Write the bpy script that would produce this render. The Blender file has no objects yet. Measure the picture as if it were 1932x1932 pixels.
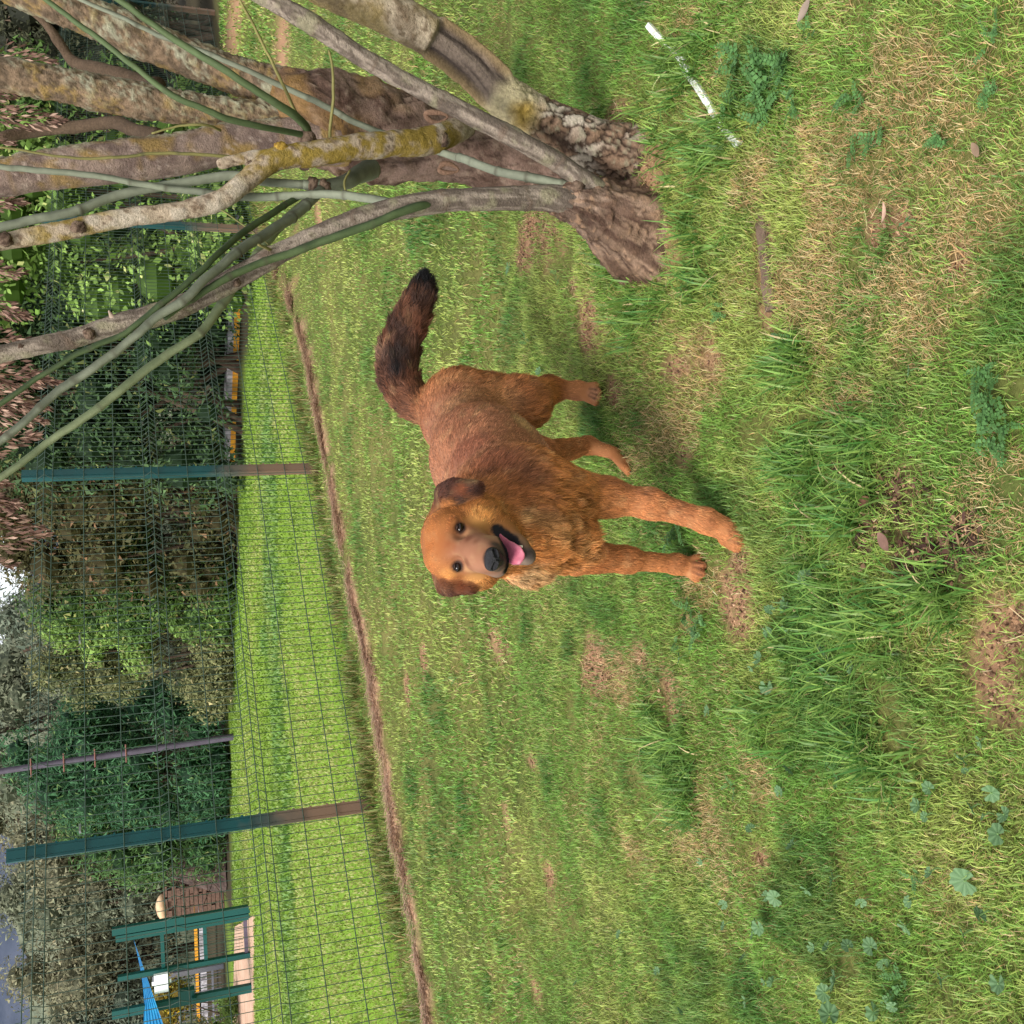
import bpy, math, random
import numpy as np
from mathutils import Vector, Matrix
random.seed(7); RNG = np.random.default_rng(7)
SC = bpy.context.scene
COL = SC.collection
# ------------------------------------------------------------------ camera (the photograph was taken with the phone held on its side)
CAM_H, PITCH, ROLL = 1.3, math.radians(20), math.radians(2.5)
r0 = np.array([1, 0, 0.]); u0 = np.array([0, math.sin(PITCH), math.cos(PITCH)]); CF = np.array([0, math.cos(PITCH), -math.sin(PITCH)])
CR = math.cos(ROLL) * r0 - math.sin(ROLL) * u0
CU = math.sin(ROLL) * r0 + math.cos(ROLL) * u0
cd = bpy.data.cameras.new('camera'); cam = bpy.data.objects.new('camera', cd); COL.objects.link(cam)
cd.sensor_width = 36; cd.lens = 36 * 1937 / 1932; cd.clip_end = 2000; cd.clip_start = 0.05
mx = Matrix.Identity(4)
for i, v in enumerate((-CU, CR, -CF)):
    for j in range(3): mx[j][i] = v[j]
mx[2][3] = CAM_H
cam.matrix_world = mx
SC.camera = cam
# ------------------------------------------------------------------ sky, sun, exposure: a bright overcast day
W = bpy.data.worlds.new('World'); SC.world = W; W.use_nodes = True
wn = W.node_tree; wn.nodes.clear()
SUN_EL, SUN_AZ = math.radians(52), math.radians(215)      # azimuth clockwise from +Y: behind the camera, a little to the left
sky = wn.nodes.new('ShaderNodeTexSky'); sky.sky_type = 'NISHITA'; sky.sun_disc = False
sky.sun_elevation = SUN_EL; sky.sun_rotation = SUN_AZ; sky.dust_density = 1.5; sky.air_density = 1.0
hsv = wn.nodes.new('ShaderNodeHueSaturation'); hsv.inputs['Saturation'].default_value = 0.22
tc = wn.nodes.new('ShaderNodeTexCoord'); cn = wn.nodes.new('ShaderNodeTexNoise'); cn.inputs['Scale'].default_value = 3.5; cn.inputs['Detail'].default_value = 6
cr = wn.nodes.new('ShaderNodeValToRGB'); cr.color_ramp.elements[0].position = .3; cr.color_ramp.elements[0].color = (.78, .8, .84, 1)
cr.color_ramp.elements[1].position = .7; cr.color_ramp.elements[1].color = (1.15, 1.14, 1.12, 1)
ml = wn.nodes.new('ShaderNodeMix'); ml.data_type = 'RGBA'; ml.blend_type = 'MULTIPLY'; ml.inputs[0].default_value = 1
bg = wn.nodes.new('ShaderNodeBackground'); bg.inputs['Strength'].default_value = 0.135
wo = wn.nodes.new('ShaderNodeOutputWorld')
wn.links.new(sky.outputs[0], hsv.inputs['Color']); wn.links.new(tc.outputs['Generated'], cn.inputs['Vector'])
wn.links.new(cn.outputs['Fac'], cr.inputs['Fac']); wn.links.new(hsv.outputs[0], ml.inputs[6]); wn.links.new(cr.outputs[0], ml.inputs[7])
wn.links.new(ml.outputs[2], bg.inputs['Color']); wn.links.new(bg.outputs[0], wo.inputs['Surface'])
sl = bpy.data.lights.new('sun', 'SUN'); sl.energy = 1.9; sl.angle = math.radians(18); sl.color = (1, .96, .9)
so = bpy.data.objects.new('sun', sl); COL.objects.link(so)
sd = Vector((math.sin(SUN_AZ) * math.cos(SUN_EL), math.cos(SUN_AZ) * math.cos(SUN_EL), math.sin(SUN_EL)))
so.rotation_euler = (-sd).to_track_quat('-Z', 'Y').to_euler(); so.location = (0, 0, 20)
SC.view_settings.view_transform = 'Standard'; SC.view_settings.look = 'None'; SC.view_settings.gamma = 1
SC.view_settings.use_curve_mapping = False; SC.view_settings.exposure = 1.08
SC.render.engine = 'CYCLES'
try: SC.cycles_curves.shape = 'RIBBONS'
except Exception: pass
# ------------------------------------------------------------------ helpers
def ray(px, py): return CF + CR * ((1932 - py) - 966) / 1937 - CU * (px - 966) / 1937
def at(px, py, y=None):
    """the world point seen at a place in the photograph (1932 px wide), on the ground or at the distance y"""
    d = ray(px, py); t = -CAM_H / d[2] if y is None else y / d[1]
    return np.array([0, 0, CAM_H]) + d * t
def S(r, g, b):
    return tuple((c / 255 / 12.92) if c < 10.3 else ((c / 255 + .055) / 1.055) ** 2.4 for c in (r, g, b))
def hsh(i, j, k=0, s=0):
    n = (np.asarray(i).astype(np.int64) * 374761393 + np.asarray(j).astype(np.int64) * 668265263 + np.asarray(k).astype(np.int64) * 2147483647 + s * 974634737) & 0xffffffff
    n = ((n ^ (n >> 13)) * 1274126177) & 0xffffffff
    n = ((n ^ (n >> 16)) * 2246822519) & 0xffffffff
    return ((n ^ (n >> 15)) & 0xffffff) / float(0xffffff)
def vnoise2(x, y, s=0):
    i = np.floor(x); j = np.floor(y); u = x - i; v = y - j; u = u * u * (3 - 2 * u); v = v * v * (3 - 2 * v)
    a = hsh(i, j, 0, s); b = hsh(i + 1, j, 0, s); c = hsh(i, j + 1, 0, s); d = hsh(i + 1, j + 1, 0, s)
    return (a * (1 - u) + b * u) * (1 - v) + (c * (1 - u) + d * u) * v
def fbm2(x, y, s=0, o=4):
    t = 0; a = .5
    for q in range(o): t = t + a * vnoise2(x * 2 ** q, y * 2 ** q, s + q); a *= .5
    return t / (1 - .5 ** o)
def vnoise3(p, s=0):
    i = np.floor(p); f = p - i; f = f * f * (3 - 2 * f); t = 0
    for a in (0, 1):
        for b in (0, 1):
            for c in (0, 1):
                w = (f[..., 0] if a else 1 - f[..., 0]) * (f[..., 1] if b else 1 - f[..., 1]) * (f[..., 2] if c else 1 - f[..., 2])
                t = t + w * hsh(i[..., 0] + a, i[..., 1] + b, i[..., 2] + c, s)
    return t
def fbm3(p, s=0, o=3):
    t = 0; a = .5
    for q in range(o): t = t + a * vnoise3(p * 2 ** q, s + q); a *= .5
    return t / (1 - .5 ** o)
def smooth(a, b, x):
    t = np.clip((x - a) / (b - a), 0, 1); return t * t * (3 - 2 * t)
def tag(o, label=None, cat=None, group=None, kind=None):
    if label: o['label'] = label
    if cat: o['category'] = cat
    if group: o['group'] = group
    if kind: o['kind'] = kind
    return o
def link(name, data, parent=None):
    o = bpy.data.objects.new(name, data); COL.objects.link(o)
    if parent is not None:
        o.parent = parent; o.matrix_parent_inverse = Matrix.Translation(parent.location).inverted() if parent.type == 'EMPTY' or True else Matrix()
    return o
def empty(name, loc, label=None, cat=None, group=None):
    o = bpy.data.objects.new(name, None); COL.objects.link(o); o.location = tuple(float(c) for c in loc); o.empty_display_size = .1
    return tag(o, label, cat, group)
def npmesh(name, V, faces, mat=None, parent=None, col=None, smooth_=True):
    """V (n,3); faces: (m,k) array of equal sized polygons, or a list of such arrays; col: (n,3) colours per vertex"""
    me = bpy.data.meshes.new(name); V = np.asarray(V, np.float32)
    if parent is not None: V = V - np.array(parent.location, np.float32)
    fl = faces if isinstance(faces, list) else [faces]; fl = [np.asarray(f, np.int32) for f in fl if len(f)]
    me.vertices.add(len(V)); me.vertices.foreach_set('co', V.ravel())
    li = np.concatenate([f.ravel() for f in fl]); tot = np.concatenate([np.full(len(f), f.shape[1], np.int32) for f in fl])
    st = np.concatenate([[0], np.cumsum(tot)[:-1]]).astype(np.int32)
    me.loops.add(len(li)); me.loops.foreach_set('vertex_index', li)
    me.polygons.add(len(tot)); me.polygons.foreach_set('loop_start', st)
    me.polygons.foreach_set('use_smooth', np.full(len(tot), smooth_, bool))
    me.update(calc_edges=True)
    if col is not None:
        a = me.attributes.new('col', 'FLOAT_COLOR', 'POINT'); c = np.ones((len(V), 4), np.float32); c[:, :3] = col
        a.data.foreach_set('color', c.ravel())
    if mat is not None: me.materials.append(mat)
    o = bpy.data.objects.new(name, me); COL.objects.link(o)
    if parent is not None: o.parent = parent
    return o
class MB:
    """collects boxes, tubes and polygons and links them as ONE mesh object"""
    def __init__(s): s.v = []; s.f = {}; s.n = 0
    def add(s, V, F):
        V = np.asarray(V, float); F = np.asarray(F)
        s.v.append(V); s.f.setdefault(F.shape[1], []).append(F + s.n); s.n += len(V); return s
    def box(s, c, sz, R=None):
        q = np.array([[x, y, z] for x in (-.5, .5) for y in (-.5, .5) for z in (-.5, .5)]) * sz
        if R is not None: q = q @ np.asarray(R).T
        return s.add(q + c, [[0, 1, 3, 2], [4, 6, 7, 5], [0, 4, 5, 1], [2, 3, 7, 6], [0, 2, 6, 4], [1, 5, 7, 3]])
    def beam(s, a, b, w, d, up=(0, 0, 1)):
        a = np.asarray(a, float); b = np.asarray(b, float); t = (b - a); L = np.linalg.norm(t); t = t / L; x = np.cross(t, up)
        if np.linalg.norm(x) < 1e-6: x = np.cross(t, (0, 1, 0))
        x /= np.linalg.norm(x); y = np.cross(x, t)
        return s.box((a + b) / 2, (w, L, d), np.stack([x, t, y], 1))
    def tube(s, pts, rad, n=8, cap=True):
        V, F = sweep(pts, rad, n); s.add(V, F)
        if cap and n >= 3:
            k = len(V) // n
            s.add(V[:n], [list(range(n))[::-1]]); s.add(V[(k - 1) * n:], [list(range(n))])
        return s
    def build(s, name, mat=None, parent=None, smooth_=False):
        return npmesh(name, np.concatenate(s.v), [np.concatenate(f) for f in s.f.values()], mat, parent, smooth_=smooth_)
def spline(P, step):
    """Catmull-Rom through P (n,d), resampled about every step (in the first three columns)"""
    P = np.asarray(P, float); Q = np.vstack([2 * P[0] - P[1], P, 2 * P[-1] - P[-2]]); out = []
    for i in range(1, len(Q) - 2):
        L = np.linalg.norm(Q[i + 1][:3] - Q[i][:3]); m = max(2, int(L / step)); t = np.linspace(0, 1, m, endpoint=False)[:, None]
        out.append(.5 * (2 * Q[i] + (Q[i + 1] - Q[i - 1]) * t + (2 * Q[i - 1] - 5 * Q[i] + 4 * Q[i + 1] - Q[i + 2]) * t ** 2 + (3 * Q[i] - Q[i - 1] - 3 * Q[i + 1] + Q[i + 2]) * t ** 3))
    return np.vstack(out + [P[-1:]])
def frames(P):
    T = np.gradient(P, axis=0); T /= np.linalg.norm(T, axis=1)[:, None] + 1e-9
    ref = np.array([1, 0, 0.]) if abs(T[0][0]) < .9 else np.array([0, 1, 0.])
    X = []; x = np.cross(T[0], ref); x = np.cross(x, T[0])
    for t in T:
        x = x - t * (x @ t); x = x / (np.linalg.norm(x) + 1e-9); X.append(x)
    X = np.array(X); return T, X, np.cross(T, X)
def sweep(P, rad, n=8):
    P = np.asarray(P, float); T, X, Y = frames(P); a = np.arange(n) * 2 * math.pi / n
    rad = np.broadcast_to(np.asarray(rad, float), (len(P),)) if np.ndim(rad) < 2 else rad
    rr = rad[:, None] if np.ndim(rad) == 1 else rad
    V = P[:, None] + (X[:, None] * np.cos(a)[None, :, None] + Y[:, None] * np.sin(a)[None, :, None]) * rr[..., None] * np.ones((1, n, 1))
    k = len(P); i = np.arange(k - 1)[:, None] * n; j = np.arange(n)[None]; j2 = (j + 1) % n
    F = np.stack([i + j, i + j2, i + n + j2, i + n + j], -1).reshape(-1, 4)
    return V.reshape(-1, 3), F
# ------------------------------------------------------------------ materials
def nd(nt, t, **kw):
    n = nt.nodes.new(t)
    for k, v in kw.items():
        if k in n.inputs: n.inputs[k].default_value = v
        else: setattr(n, k, v)
    return n
def rgba(c): return (*c, 1) if len(c) == 3 else c
def mat(name, col=(.5, .5, .5), rough=.7, col2=None, scale=8, detail=6, lo=.4, hi=.65, bump=0, bscale=40, attr=False, transl=0, spec=.3, metal=0, stretch=(1, 1, 1), vary=0, extra=None):
    m = bpy.data.materials.new(name); m.use_nodes = True; nt = m.node_tree; nt.nodes.clear(); L = nt.links.new
    out = nd(nt, 'ShaderNodeOutputMaterial'); b = nd(nt, 'ShaderNodeBsdfPrincipled')
    b.inputs['Roughness'].default_value = rough; b.inputs['Metallic'].default_value = metal
    b.inputs['Specular IOR Level'].default_value = spec
    tcn = nd(nt, 'ShaderNodeTexCoord'); mp = nd(nt, 'ShaderNodeMapping'); mp.inputs['Scale'].default_value = stretch
    L(tcn.outputs['Object'], mp.inputs['Vector'])
    if attr:
        at_ = nd(nt, 'ShaderNodeAttribute', attribute_name='col'); c = at_.outputs['Color']
    else:
        rg = nd(nt, 'ShaderNodeRGB'); rg.outputs[0].default_value = rgba(col); c = rg.outputs[0]
    if col2 is not None:
        n1 = nd(nt, 'ShaderNodeTexNoise', Scale=scale, Detail=detail, Roughness=.65); L(mp.outputs[0], n1.inputs['Vector'])
        mr = nd(nt, 'ShaderNodeMapRange'); mr.inputs[1].default_value = lo; mr.inputs[2].default_value = hi; L(n1.outputs['Fac'], mr.inputs[0])
        mi = nd(nt, 'ShaderNodeMix', data_type='RGBA'); L(mr.outputs[0], mi.inputs[0]); L(c, mi.inputs[6]); mi.inputs[7].default_value = rgba(col2); c = mi.outputs[2]
    if vary:
        n3 = nd(nt, 'ShaderNodeTexNoise', Scale=bscale * .7, Detail=5.); L(mp.outputs[0], n3.inputs['Vector'])
        mr3 = nd(nt, 'ShaderNodeMapRange'); mr3.inputs[1].default_value = .25; mr3.inputs[2].default_value = .75; mr3.inputs[3].default_value = 1 - vary; mr3.inputs[4].default_value = 1 + vary
        L(n3.outputs['Fac'], mr3.inputs[0]); vm = nd(nt, 'ShaderNodeVectorMath', operation='SCALE'); L(c, vm.inputs[0]); L(mr3.outputs[0], vm.inputs['Scale']); c = vm.outputs[0]
    if extra: c = extra(nt, c, mp.outputs[0])
    L(c, b.inputs['Base Color'])
    if bump:
        n2 = nd(nt, 'ShaderNodeTexNoise', Scale=bscale, Detail=6., Roughness=.7); L(mp.outputs[0], n2.inputs['Vector'])
        bp = nd(nt, 'ShaderNodeBump', Strength=bump, Distance=.01); L(n2.outputs['Fac'], bp.inputs['Height']); L(bp.outputs[0], b.inputs['Normal'])
    s = b.outputs[0]
    if transl:
        tr = nd(nt, 'ShaderNodeBsdfTranslucent'); L(c, tr.inputs['Color']); mxs = nd(nt, 'ShaderNodeMixShader'); mxs.inputs[0].default_value = transl
        L(b.outputs[0], mxs.inputs[1]); L(tr.outputs[0], mxs.inputs[2]); s = mxs.outputs[0]
    L(s, out.inputs['Surface'])
    return m
def layer(color, scale, lo, hi, stretch=(1, 1, 1), detail=5, vor=False, fac=1.0):
    """an extra layer of colour over a material: patches of lichen, plates of bark, specks"""
    def fn(nt, c, vec, color=color):
        L = nt.links.new; mp = nd(nt, 'ShaderNodeMapping'); mp.inputs['Scale'].default_value = stretch; mp.inputs['Location'].default_value = (scale * .37, scale * .11, .5); L(vec, mp.inputs[0])
        if vor:
            n = nd(nt, 'ShaderNodeTexVoronoi', Scale=scale); n.feature = 'DISTANCE_TO_EDGE'; L(mp.outputs[0], n.inputs['Vector']); f = n.outputs['Distance']
        else:
            n = nd(nt, 'ShaderNodeTexNoise', Scale=scale, Detail=float(detail), Roughness=.68); L(mp.outputs[0], n.inputs['Vector']); f = n.outputs['Fac']
        mr = nd(nt, 'ShaderNodeMapRange'); mr.inputs[1].default_value = lo; mr.inputs[2].default_value = hi; mr.inputs[4].default_value = fac; L(f, mr.inputs[0])
        mi = nd(nt, 'ShaderNodeMix', data_type='RGBA'); L(mr.outputs[0], mi.inputs[0]); L(c, mi.inputs[6]); mi.inputs[7].default_value = rgba(color)
        return mi.outputs[2]
    return fn
def layers(*fs):
    def fn(nt, c, vec):
        for f in fs: c = f(nt, c, vec)
        return c
    return fn
# ------------------------------------------------------------------ ground
def patch(px, py, a, b):
    """a patch of ground seen at (px, py): centre and half sizes in metres, sideways and in depth"""
    c = at(px, py); q = at(px, py + b); f0 = at(px - a, py); f1 = at(px + a, py)
    return c[0], c[1], abs(q[0] - c[0]), abs(f0[1] - f1[1]) / 2
def pmask(x, y, lst, s=3):
    m = np.zeros_like(x); wob = (fbm2(x * 5, y * 5, s) - .5) * 1.5 + (fbm2(x * 19, y * 19, s + 5) - .5) * 1.1 + (fbm2(x * 55, y * 55, s + 9, 2) - .5) * .6
    for e in lst:
        cx, cy, rx, ry = e[:4]; k = e[4] if len(e) > 4 else 1.
        d = np.sqrt(((x - cx) / rx) ** 2 + ((y - cy) / ry) ** 2) + wob
        m = np.maximum(m, k * smooth(1.2, .5, d))
    return m
DIRT = [patch(*p) for p in ((1385, 1140, 48, 85), (1400, 1060, 26, 40), (1130, 1272, 46, 60), (1262, 1305, 22, 60), (938, 1210, 22, 45), (1272, 695, 40, 50), (1012, 445, 46, 62),
        (1115, 620, 22, 62), (1160, 740, 18, 30), (1225, 420, 40, 130), (1880, 1260, 62, 130), (1920, 1180, 30, 60), (1440, 500, 14, 70), (1448, 590, 16, 40), (1640, 430, 26, 40), (1690, 425, 20, 30),
        (1340, 670, 22, 60), (1820, 500, 26, 32), (1030, 1660, 10, 26), (955, 1545, 9, 22), (800, 1250, 7, 45), (765, 1290, 6, 40), (1000, 1440, 9, 20), (1545, 1640, 12, 12), (1440, 1620, 14, 16), (1020, 1880, 9, 40),
        (1085, 540, 12, 18), (1670, 1000, 14, 30), (1350, 130, 14, 14), (1180, 220, 22, 22), (1300, 1180, 20, 30), (440, 60, 24, 90), (470, 160, 14, 40), (530, 90, 14, 100), (560, 455, 5, 80), (600, 420, 4, 60), (1240, 600, 14, 24), (1060, 90, 8, 14),
        (1208, 1240, 16, 30), (1500, 1000, 12, 22), (1290, 850, 18, 30))]
LITTER = [patch(*p) for p in ((1700, 930, 60, 60), (1770, 1040, 70, 60), (1740, 1090, 40, 40), (1520, 935, 22, 40), (1830, 1010, 40, 50), (1640, 1010, 30, 60), (1600, 880, 30, 30))]
STRAW = [patch(*p) for p in ((1560, 330, 120, 130), (1720, 250, 170, 160), (1650, 560, 160, 130), (1850, 420, 100, 160), (1520, 520, 60, 120), (1270, 800, 60, 60), (1200, 870, 40, 40), (1300, 1560, 80, 80), (1330, 700, 50, 80), (1880, 950, 60, 120), (1450, 1480, 40, 60), (1180, 1270, 50, 60), (1330, 1090, 60, 60), (1200, 1600, 40, 60), (1280, 60, 60, 50), (1420, 330, 40, 60), (1600, 750, 60, 60))]
TALL = [patch(*p) for p in ((1290, 330, 52, 120), (1270, 180, 52, 90), (1330, 480, 42, 90), (1230, 590, 40, 70), (1370, 240, 30, 60), (1300, 90, 40, 70), (1480, 880, 60, 70), (1560, 820, 70, 80), (1640, 850, 80, 80), (1560, 1000, 80, 80),
        (1620, 1140, 70, 90), (1560, 1250, 70, 90), (1680, 1200, 70, 80), (1610, 1380, 80, 90), (1700, 1420, 70, 80), (1770, 1120, 60, 70), (1500, 690, 40, 60), (1480, 1350, 70, 70), (1300, 1420, 40, 60), (1180, 480, 26, 50), (1560, 1130, 60, 60), (1290, 1500, 26, 40), (1240, 1380, 30, 50), (1130, 250, 26, 60))]
DARK = [patch(*p) for p in ((828, 1318, 24, 60), (782, 1482, 16, 34), (822, 1600, 15, 60), (880, 1530, 14, 55), (1000, 1180, 16, 60), (1010, 1000, 40, 60), (1290, 1060, 24, 40), (1140, 1540, 30, 50), (1260, 1460, 40, 60), (1240, 1000, 24, 50), (1080, 1210, 12, 40), (880, 700, 20, 50), (960, 640, 30, 60),
        (1440, 150, 60, 80), (1210, 800, 26, 40), (1120, 800, 26, 40), (800, 420, 40, 60), (560, 230, 25, 60), (620, 150, 40, 60), (700, 200, 30, 60), (1690, 1880, 50, 60), (1400, 1860, 60, 60))]
# the fence: posts stand along this line; a ridge of dug earth and mown hay runs in front of it
POSTS = [np.array(p) for p in ((-3.75, 4.71), (-1.765, 6.235), (.394, 7.892), (2.936, 10.51), (5.10, 12.75), (7.2, 14.9))]
FL_ = np.array([[-6.5, 2.6]] + [p for p in POSTS] + [[9.5, 17.2]])
def fside(x, y):
    """signed distance to the fence line: positive beyond it"""
    best = np.full(x.shape, 1e9); sg = np.zeros(x.shape)
    for a, b in zip(FL_[:-1], FL_[1:]):
        d = b - a; L2 = d @ d; t = np.clip(((x - a[0]) * d[0] + (y - a[1]) * d[1]) / L2, 0, 1)
        ex = x - a[0] - t * d[0]; ey = y - a[1] - t * d[1]; dd = np.hypot(ex, ey); s = np.sign(d[0] * ey - d[1] * ex)
        m = dd < best; best = np.where(m, dd, best); sg = np.where(m, s, sg)
    return best * sg
STRIP = spline([[*at(px, py)[:2], 0] for px, py in ((517, 500), (548, 560), (580, 660), (602, 780), (628, 905), (652, 1030), (682, 1165), (708, 1300), (731, 1440), (748, 1540), (778, 1700), (803, 1860), (828, 2010))], .08)[:, :2]
def dstrip(x, y):
    sh = x.shape; x = x.ravel(); y = y.ravel(); out = np.full(len(x), 9.); near = (np.abs(fside(x, y)) < 1.6); q = np.stack([x[near], y[near]], 1)
    r = np.full(len(q), 9.)
    for s in STRIP: r = np.minimum(r, np.hypot(q[:, 0] - s[0], q[:, 1] - s[1]))
    out[near] = r; return out.reshape(sh)
def bed_edge(x, y):
    """positive beyond the far edge of the mown field, where the bare earth under the hedge begins"""
    ex = np.array([-30, -12, -8.2, -6, -3.6, -1.6, -.08, 1.2, 2.9, 6.7, 12, 30]); ey = np.array([24, 21.5, 19.6, 18.4, 17.6, 16.0, 14.4, 13.2, 11.6, 13.8, 18, 30])
    return y - np.interp(x, ex, ey)
TREE_C = at(1215, 385)
def strip_h(x, y):
    return .022 * smooth(.16, .04, dstrip(x, y) + (fbm2(x * 6, y * 6, 22) - .5) * .16) * (.5 + .9 * fbm2(x * 3, y * 3, 24))
def height(x, y):
    near = smooth(.35, .9, np.hypot(x - .05, y - 2.4))
    h = ((fbm2(x * 2.2, y * 2.2, 11) - .5) * .07 + (fbm2(x * 8, y * 8, 12, 3) - .5) * .042) * near
    h = h * smooth(9, 5, y) * 1.0 + (fbm2(x * .8, y * .8, 15) - .5) * .04 * smooth(5, 9, y)
    h = h + .05 * np.exp(-(np.hypot(x - TREE_C[0], y - TREE_C[1] - .1) / .28) ** 2)
    return h
def gh(x, y): return float(height(np.array([float(x)]), np.array([float(y)]))[0])
def axis(lo, hi, step, far, g=1.22):
    a = list(np.arange(lo, hi + step / 2, step)); s = step
    while a[-1] < far: s *= g; a.append(a[-1] + s)
    s = step
    while a[0] > -far: s *= g; a.insert(0, a[0] - s)
    return np.array(a)
gx = axis(-2.6, 3.6, .035, 400); gy = axis(.7, 7., .035, 400)
GX, GY = np.meshgrid(gx, gy, indexing='ij'); ds = dstrip(GX, GY); fs = fside(GX, GY); be = bed_edge(GX, GY)
dm = pmask(GX, GY, DIRT); lm = pmask(GX, GY, LITTER, 40); sm = smooth(.14, .04, ds + (fbm2(GX * 6, GY * 6, 22) - .5) * .16) * smooth(.36, .46, fbm2(GX * 3.5, GY * 3.5, 29, 3)); tm = pmask(GX, GY, TALL, 60)
GZ = height(GX, GY) - .012 * dm - .02 * lm + strip_h(GX, GY) + .012 * sm * fbm2(GX * 22, GY * 22, 25)
nA = fbm2(GX * 3, GY * 3, 31)[..., None]; nB = fbm2(GX * 26, GY * 26, 32, 3)[..., None]
gc = np.array(S(64, 84, 36)) * (1 - nA) + np.array(S(120, 112, 66)) * nA
gc = np.where((fs > .1)[..., None], np.array(S(112, 142, 48)) * (.85 + .3 * nA), gc)
def mixa(a, col, m): return a * (1 - m[..., None]) + np.array(col) * m[..., None]
dirtc = np.array(S(160, 124, 96)) * (.72 + .5 * nB); gc = gc * (1 - dm[..., None]) + dirtc * dm[..., None]
gc = gc * (1 - lm[..., None]) + np.array(S(92, 68, 56)) * (.55 + .9 * nB) * lm[..., None]
gc = gc * (1 - sm[..., None]) + np.array(S(168, 134, 108)) * (.75 + .5 * nB) * sm[..., None]
bm = smooth(-.15, .25, be); gc = gc * (1 - bm[..., None]) + np.array(S(62, 56, 42)) * (.6 + .8 * nB) * bm[..., None]  # bare earth, its colour darkened to deepen the shade under the hedge
ni, nj = GX.shape; ii, jj = np.meshgrid(np.arange(ni - 1), np.arange(nj - 1), indexing='ij'); q = (ii * nj + jj).ravel()
m_ground = mat('soil_and_thatch', attr=True, rough=.95, spec=.1, bump=.6, bscale=90, vary=.3)
g = npmesh('ground', np.stack([GX.ravel(), GY.ravel(), GZ.ravel()], 1), np.stack([q, q + nj, q + nj + 1, q + 1], 1), m_ground, col=np.clip(gc, 0, 1).reshape(-1, 3)); tag(g, kind='structure')
# ------------------------------------------------------------------ grass: single blades of real geometry, coloured patch by patch
def leafmat(name, transl=.3, rough=.5, spec=.3): return mat(name, attr=True, rough=rough, transl=transl, spec=spec)
m_grass = leafmat('grass_blades', .35, .45)
def blades(name, X, Y, L, Wd, lean, az, col, segs=3, bend=1., zoff=None, label=None, m=None, start=.35):
    n = len(X); Z = height(X, Y) if zoff is None else zoff
    d = np.stack([np.cos(az), np.sin(az)], 1); sd_ = np.stack([-d[:, 1], d[:, 0]], 1); V = []; C = []
    hgt = np.zeros(n); out = np.zeros(n); th = lean * start
    for k in range(segs + 1):
        t = k / segs
        if k:
            out = out + np.sin(th) * L / segs; hgt = hgt + np.cos(th) * L / segs; th = np.clip(th + lean * bend * 1.0 / segs * 1.3, 0, 2.0)
        w = Wd * (1 - t ** 1.8) * (.75 + .5 * min(t * 3, 1)) * .5
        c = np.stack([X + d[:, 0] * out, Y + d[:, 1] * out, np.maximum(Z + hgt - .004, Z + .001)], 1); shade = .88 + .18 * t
        if k < segs:
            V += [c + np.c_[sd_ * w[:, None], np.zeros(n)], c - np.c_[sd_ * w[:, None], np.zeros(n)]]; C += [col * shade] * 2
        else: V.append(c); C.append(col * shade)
    nv = 2 * segs + 1; V = np.stack(V, 1).reshape(-1, 3); C = np.stack(C, 1).reshape(-1, 3); b = np.arange(n) * nv
    Q = np.concatenate([np.stack([b + 2 * k, b + 2 * k + 1, b + 2 * k + 3, b + 2 * k + 2], 1) for k in range(segs - 1)]) if segs > 1 else np.zeros((0, 4), int)
    T = np.stack([b + 2 * segs - 2, b + 2 * segs - 1, b + 2 * segs], 1)
    o = npmesh(name, V, [Q, T] if len(Q) else T, m or m_grass, col=np.clip(C, .002, .8)); tag(o, label, None, None, 'stuff'); return o
def visible_xy(n, y0, y1, dens, margin=.25):
    """n random places in the wedge of ground in front of the camera, kept with probability dens(y)"""
    y = RNG.uniform(y0, y1, n); xm = -.62 * y - margin; xM = .60 * y + margin; x = RNG.uniform(0, 1, n) * (xM - xm) + xm
    k = RNG.random(n) < dens(y) * (xM - xm) / ((.62 + .6) * y1 + 2 * margin); return x[k], y[k]
G_FRESH, G_YEL, G_STRAW, G_DARK, G_LIME = (np.array(S(*c)) for c in ((116, 156, 66), (168, 180, 94), (206, 186, 138), (66, 114, 50), (150, 190, 52)))
def lawn_colour(x, y, n):
    f1 = fbm2(x * 1.6, y * 1.6, 51); f2 = fbm2(x * 5, y * 5, 52); f3 = fbm2(x * .7, y * .7, 53)
    yel = smooth(.36, .68, f1 * .45 + f2 * .55 + RNG.normal(0, .08, n)); c = mixa(np.tile(G_FRESH, (n, 1)), G_YEL, yel)
    st = pmask(x, y, STRAW, 70); pst = np.clip(.05 + .68 * st + .10 * smooth(.50, .66, f3) + .22 * smooth(.58, .72, fbm2(x * 4.2, y * 4.2, 58)), 0, .8); iss = (RNG.random(n) < pst)
    tan = mixa(np.tile(G_STRAW, (n, 1)), S(178, 128, 74), RNG.random(n) * .7); c = np.where(iss[:, None], tan, c)
    dk = np.maximum(pmask(x, y, DARK, 80), smooth(.60, .70, fbm2(x * 3.3, y * 3.3, 54)) * .8) * (~iss); c = mixa(c, G_DARK, dk * RNG.uniform(.5, 1, n))
    return c * (np.exp(RNG.normal(0, .22, n)) * (.74 + .52 * fbm2(x * 34, y * 34, 57, 2)))[:, None], iss, dk
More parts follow.
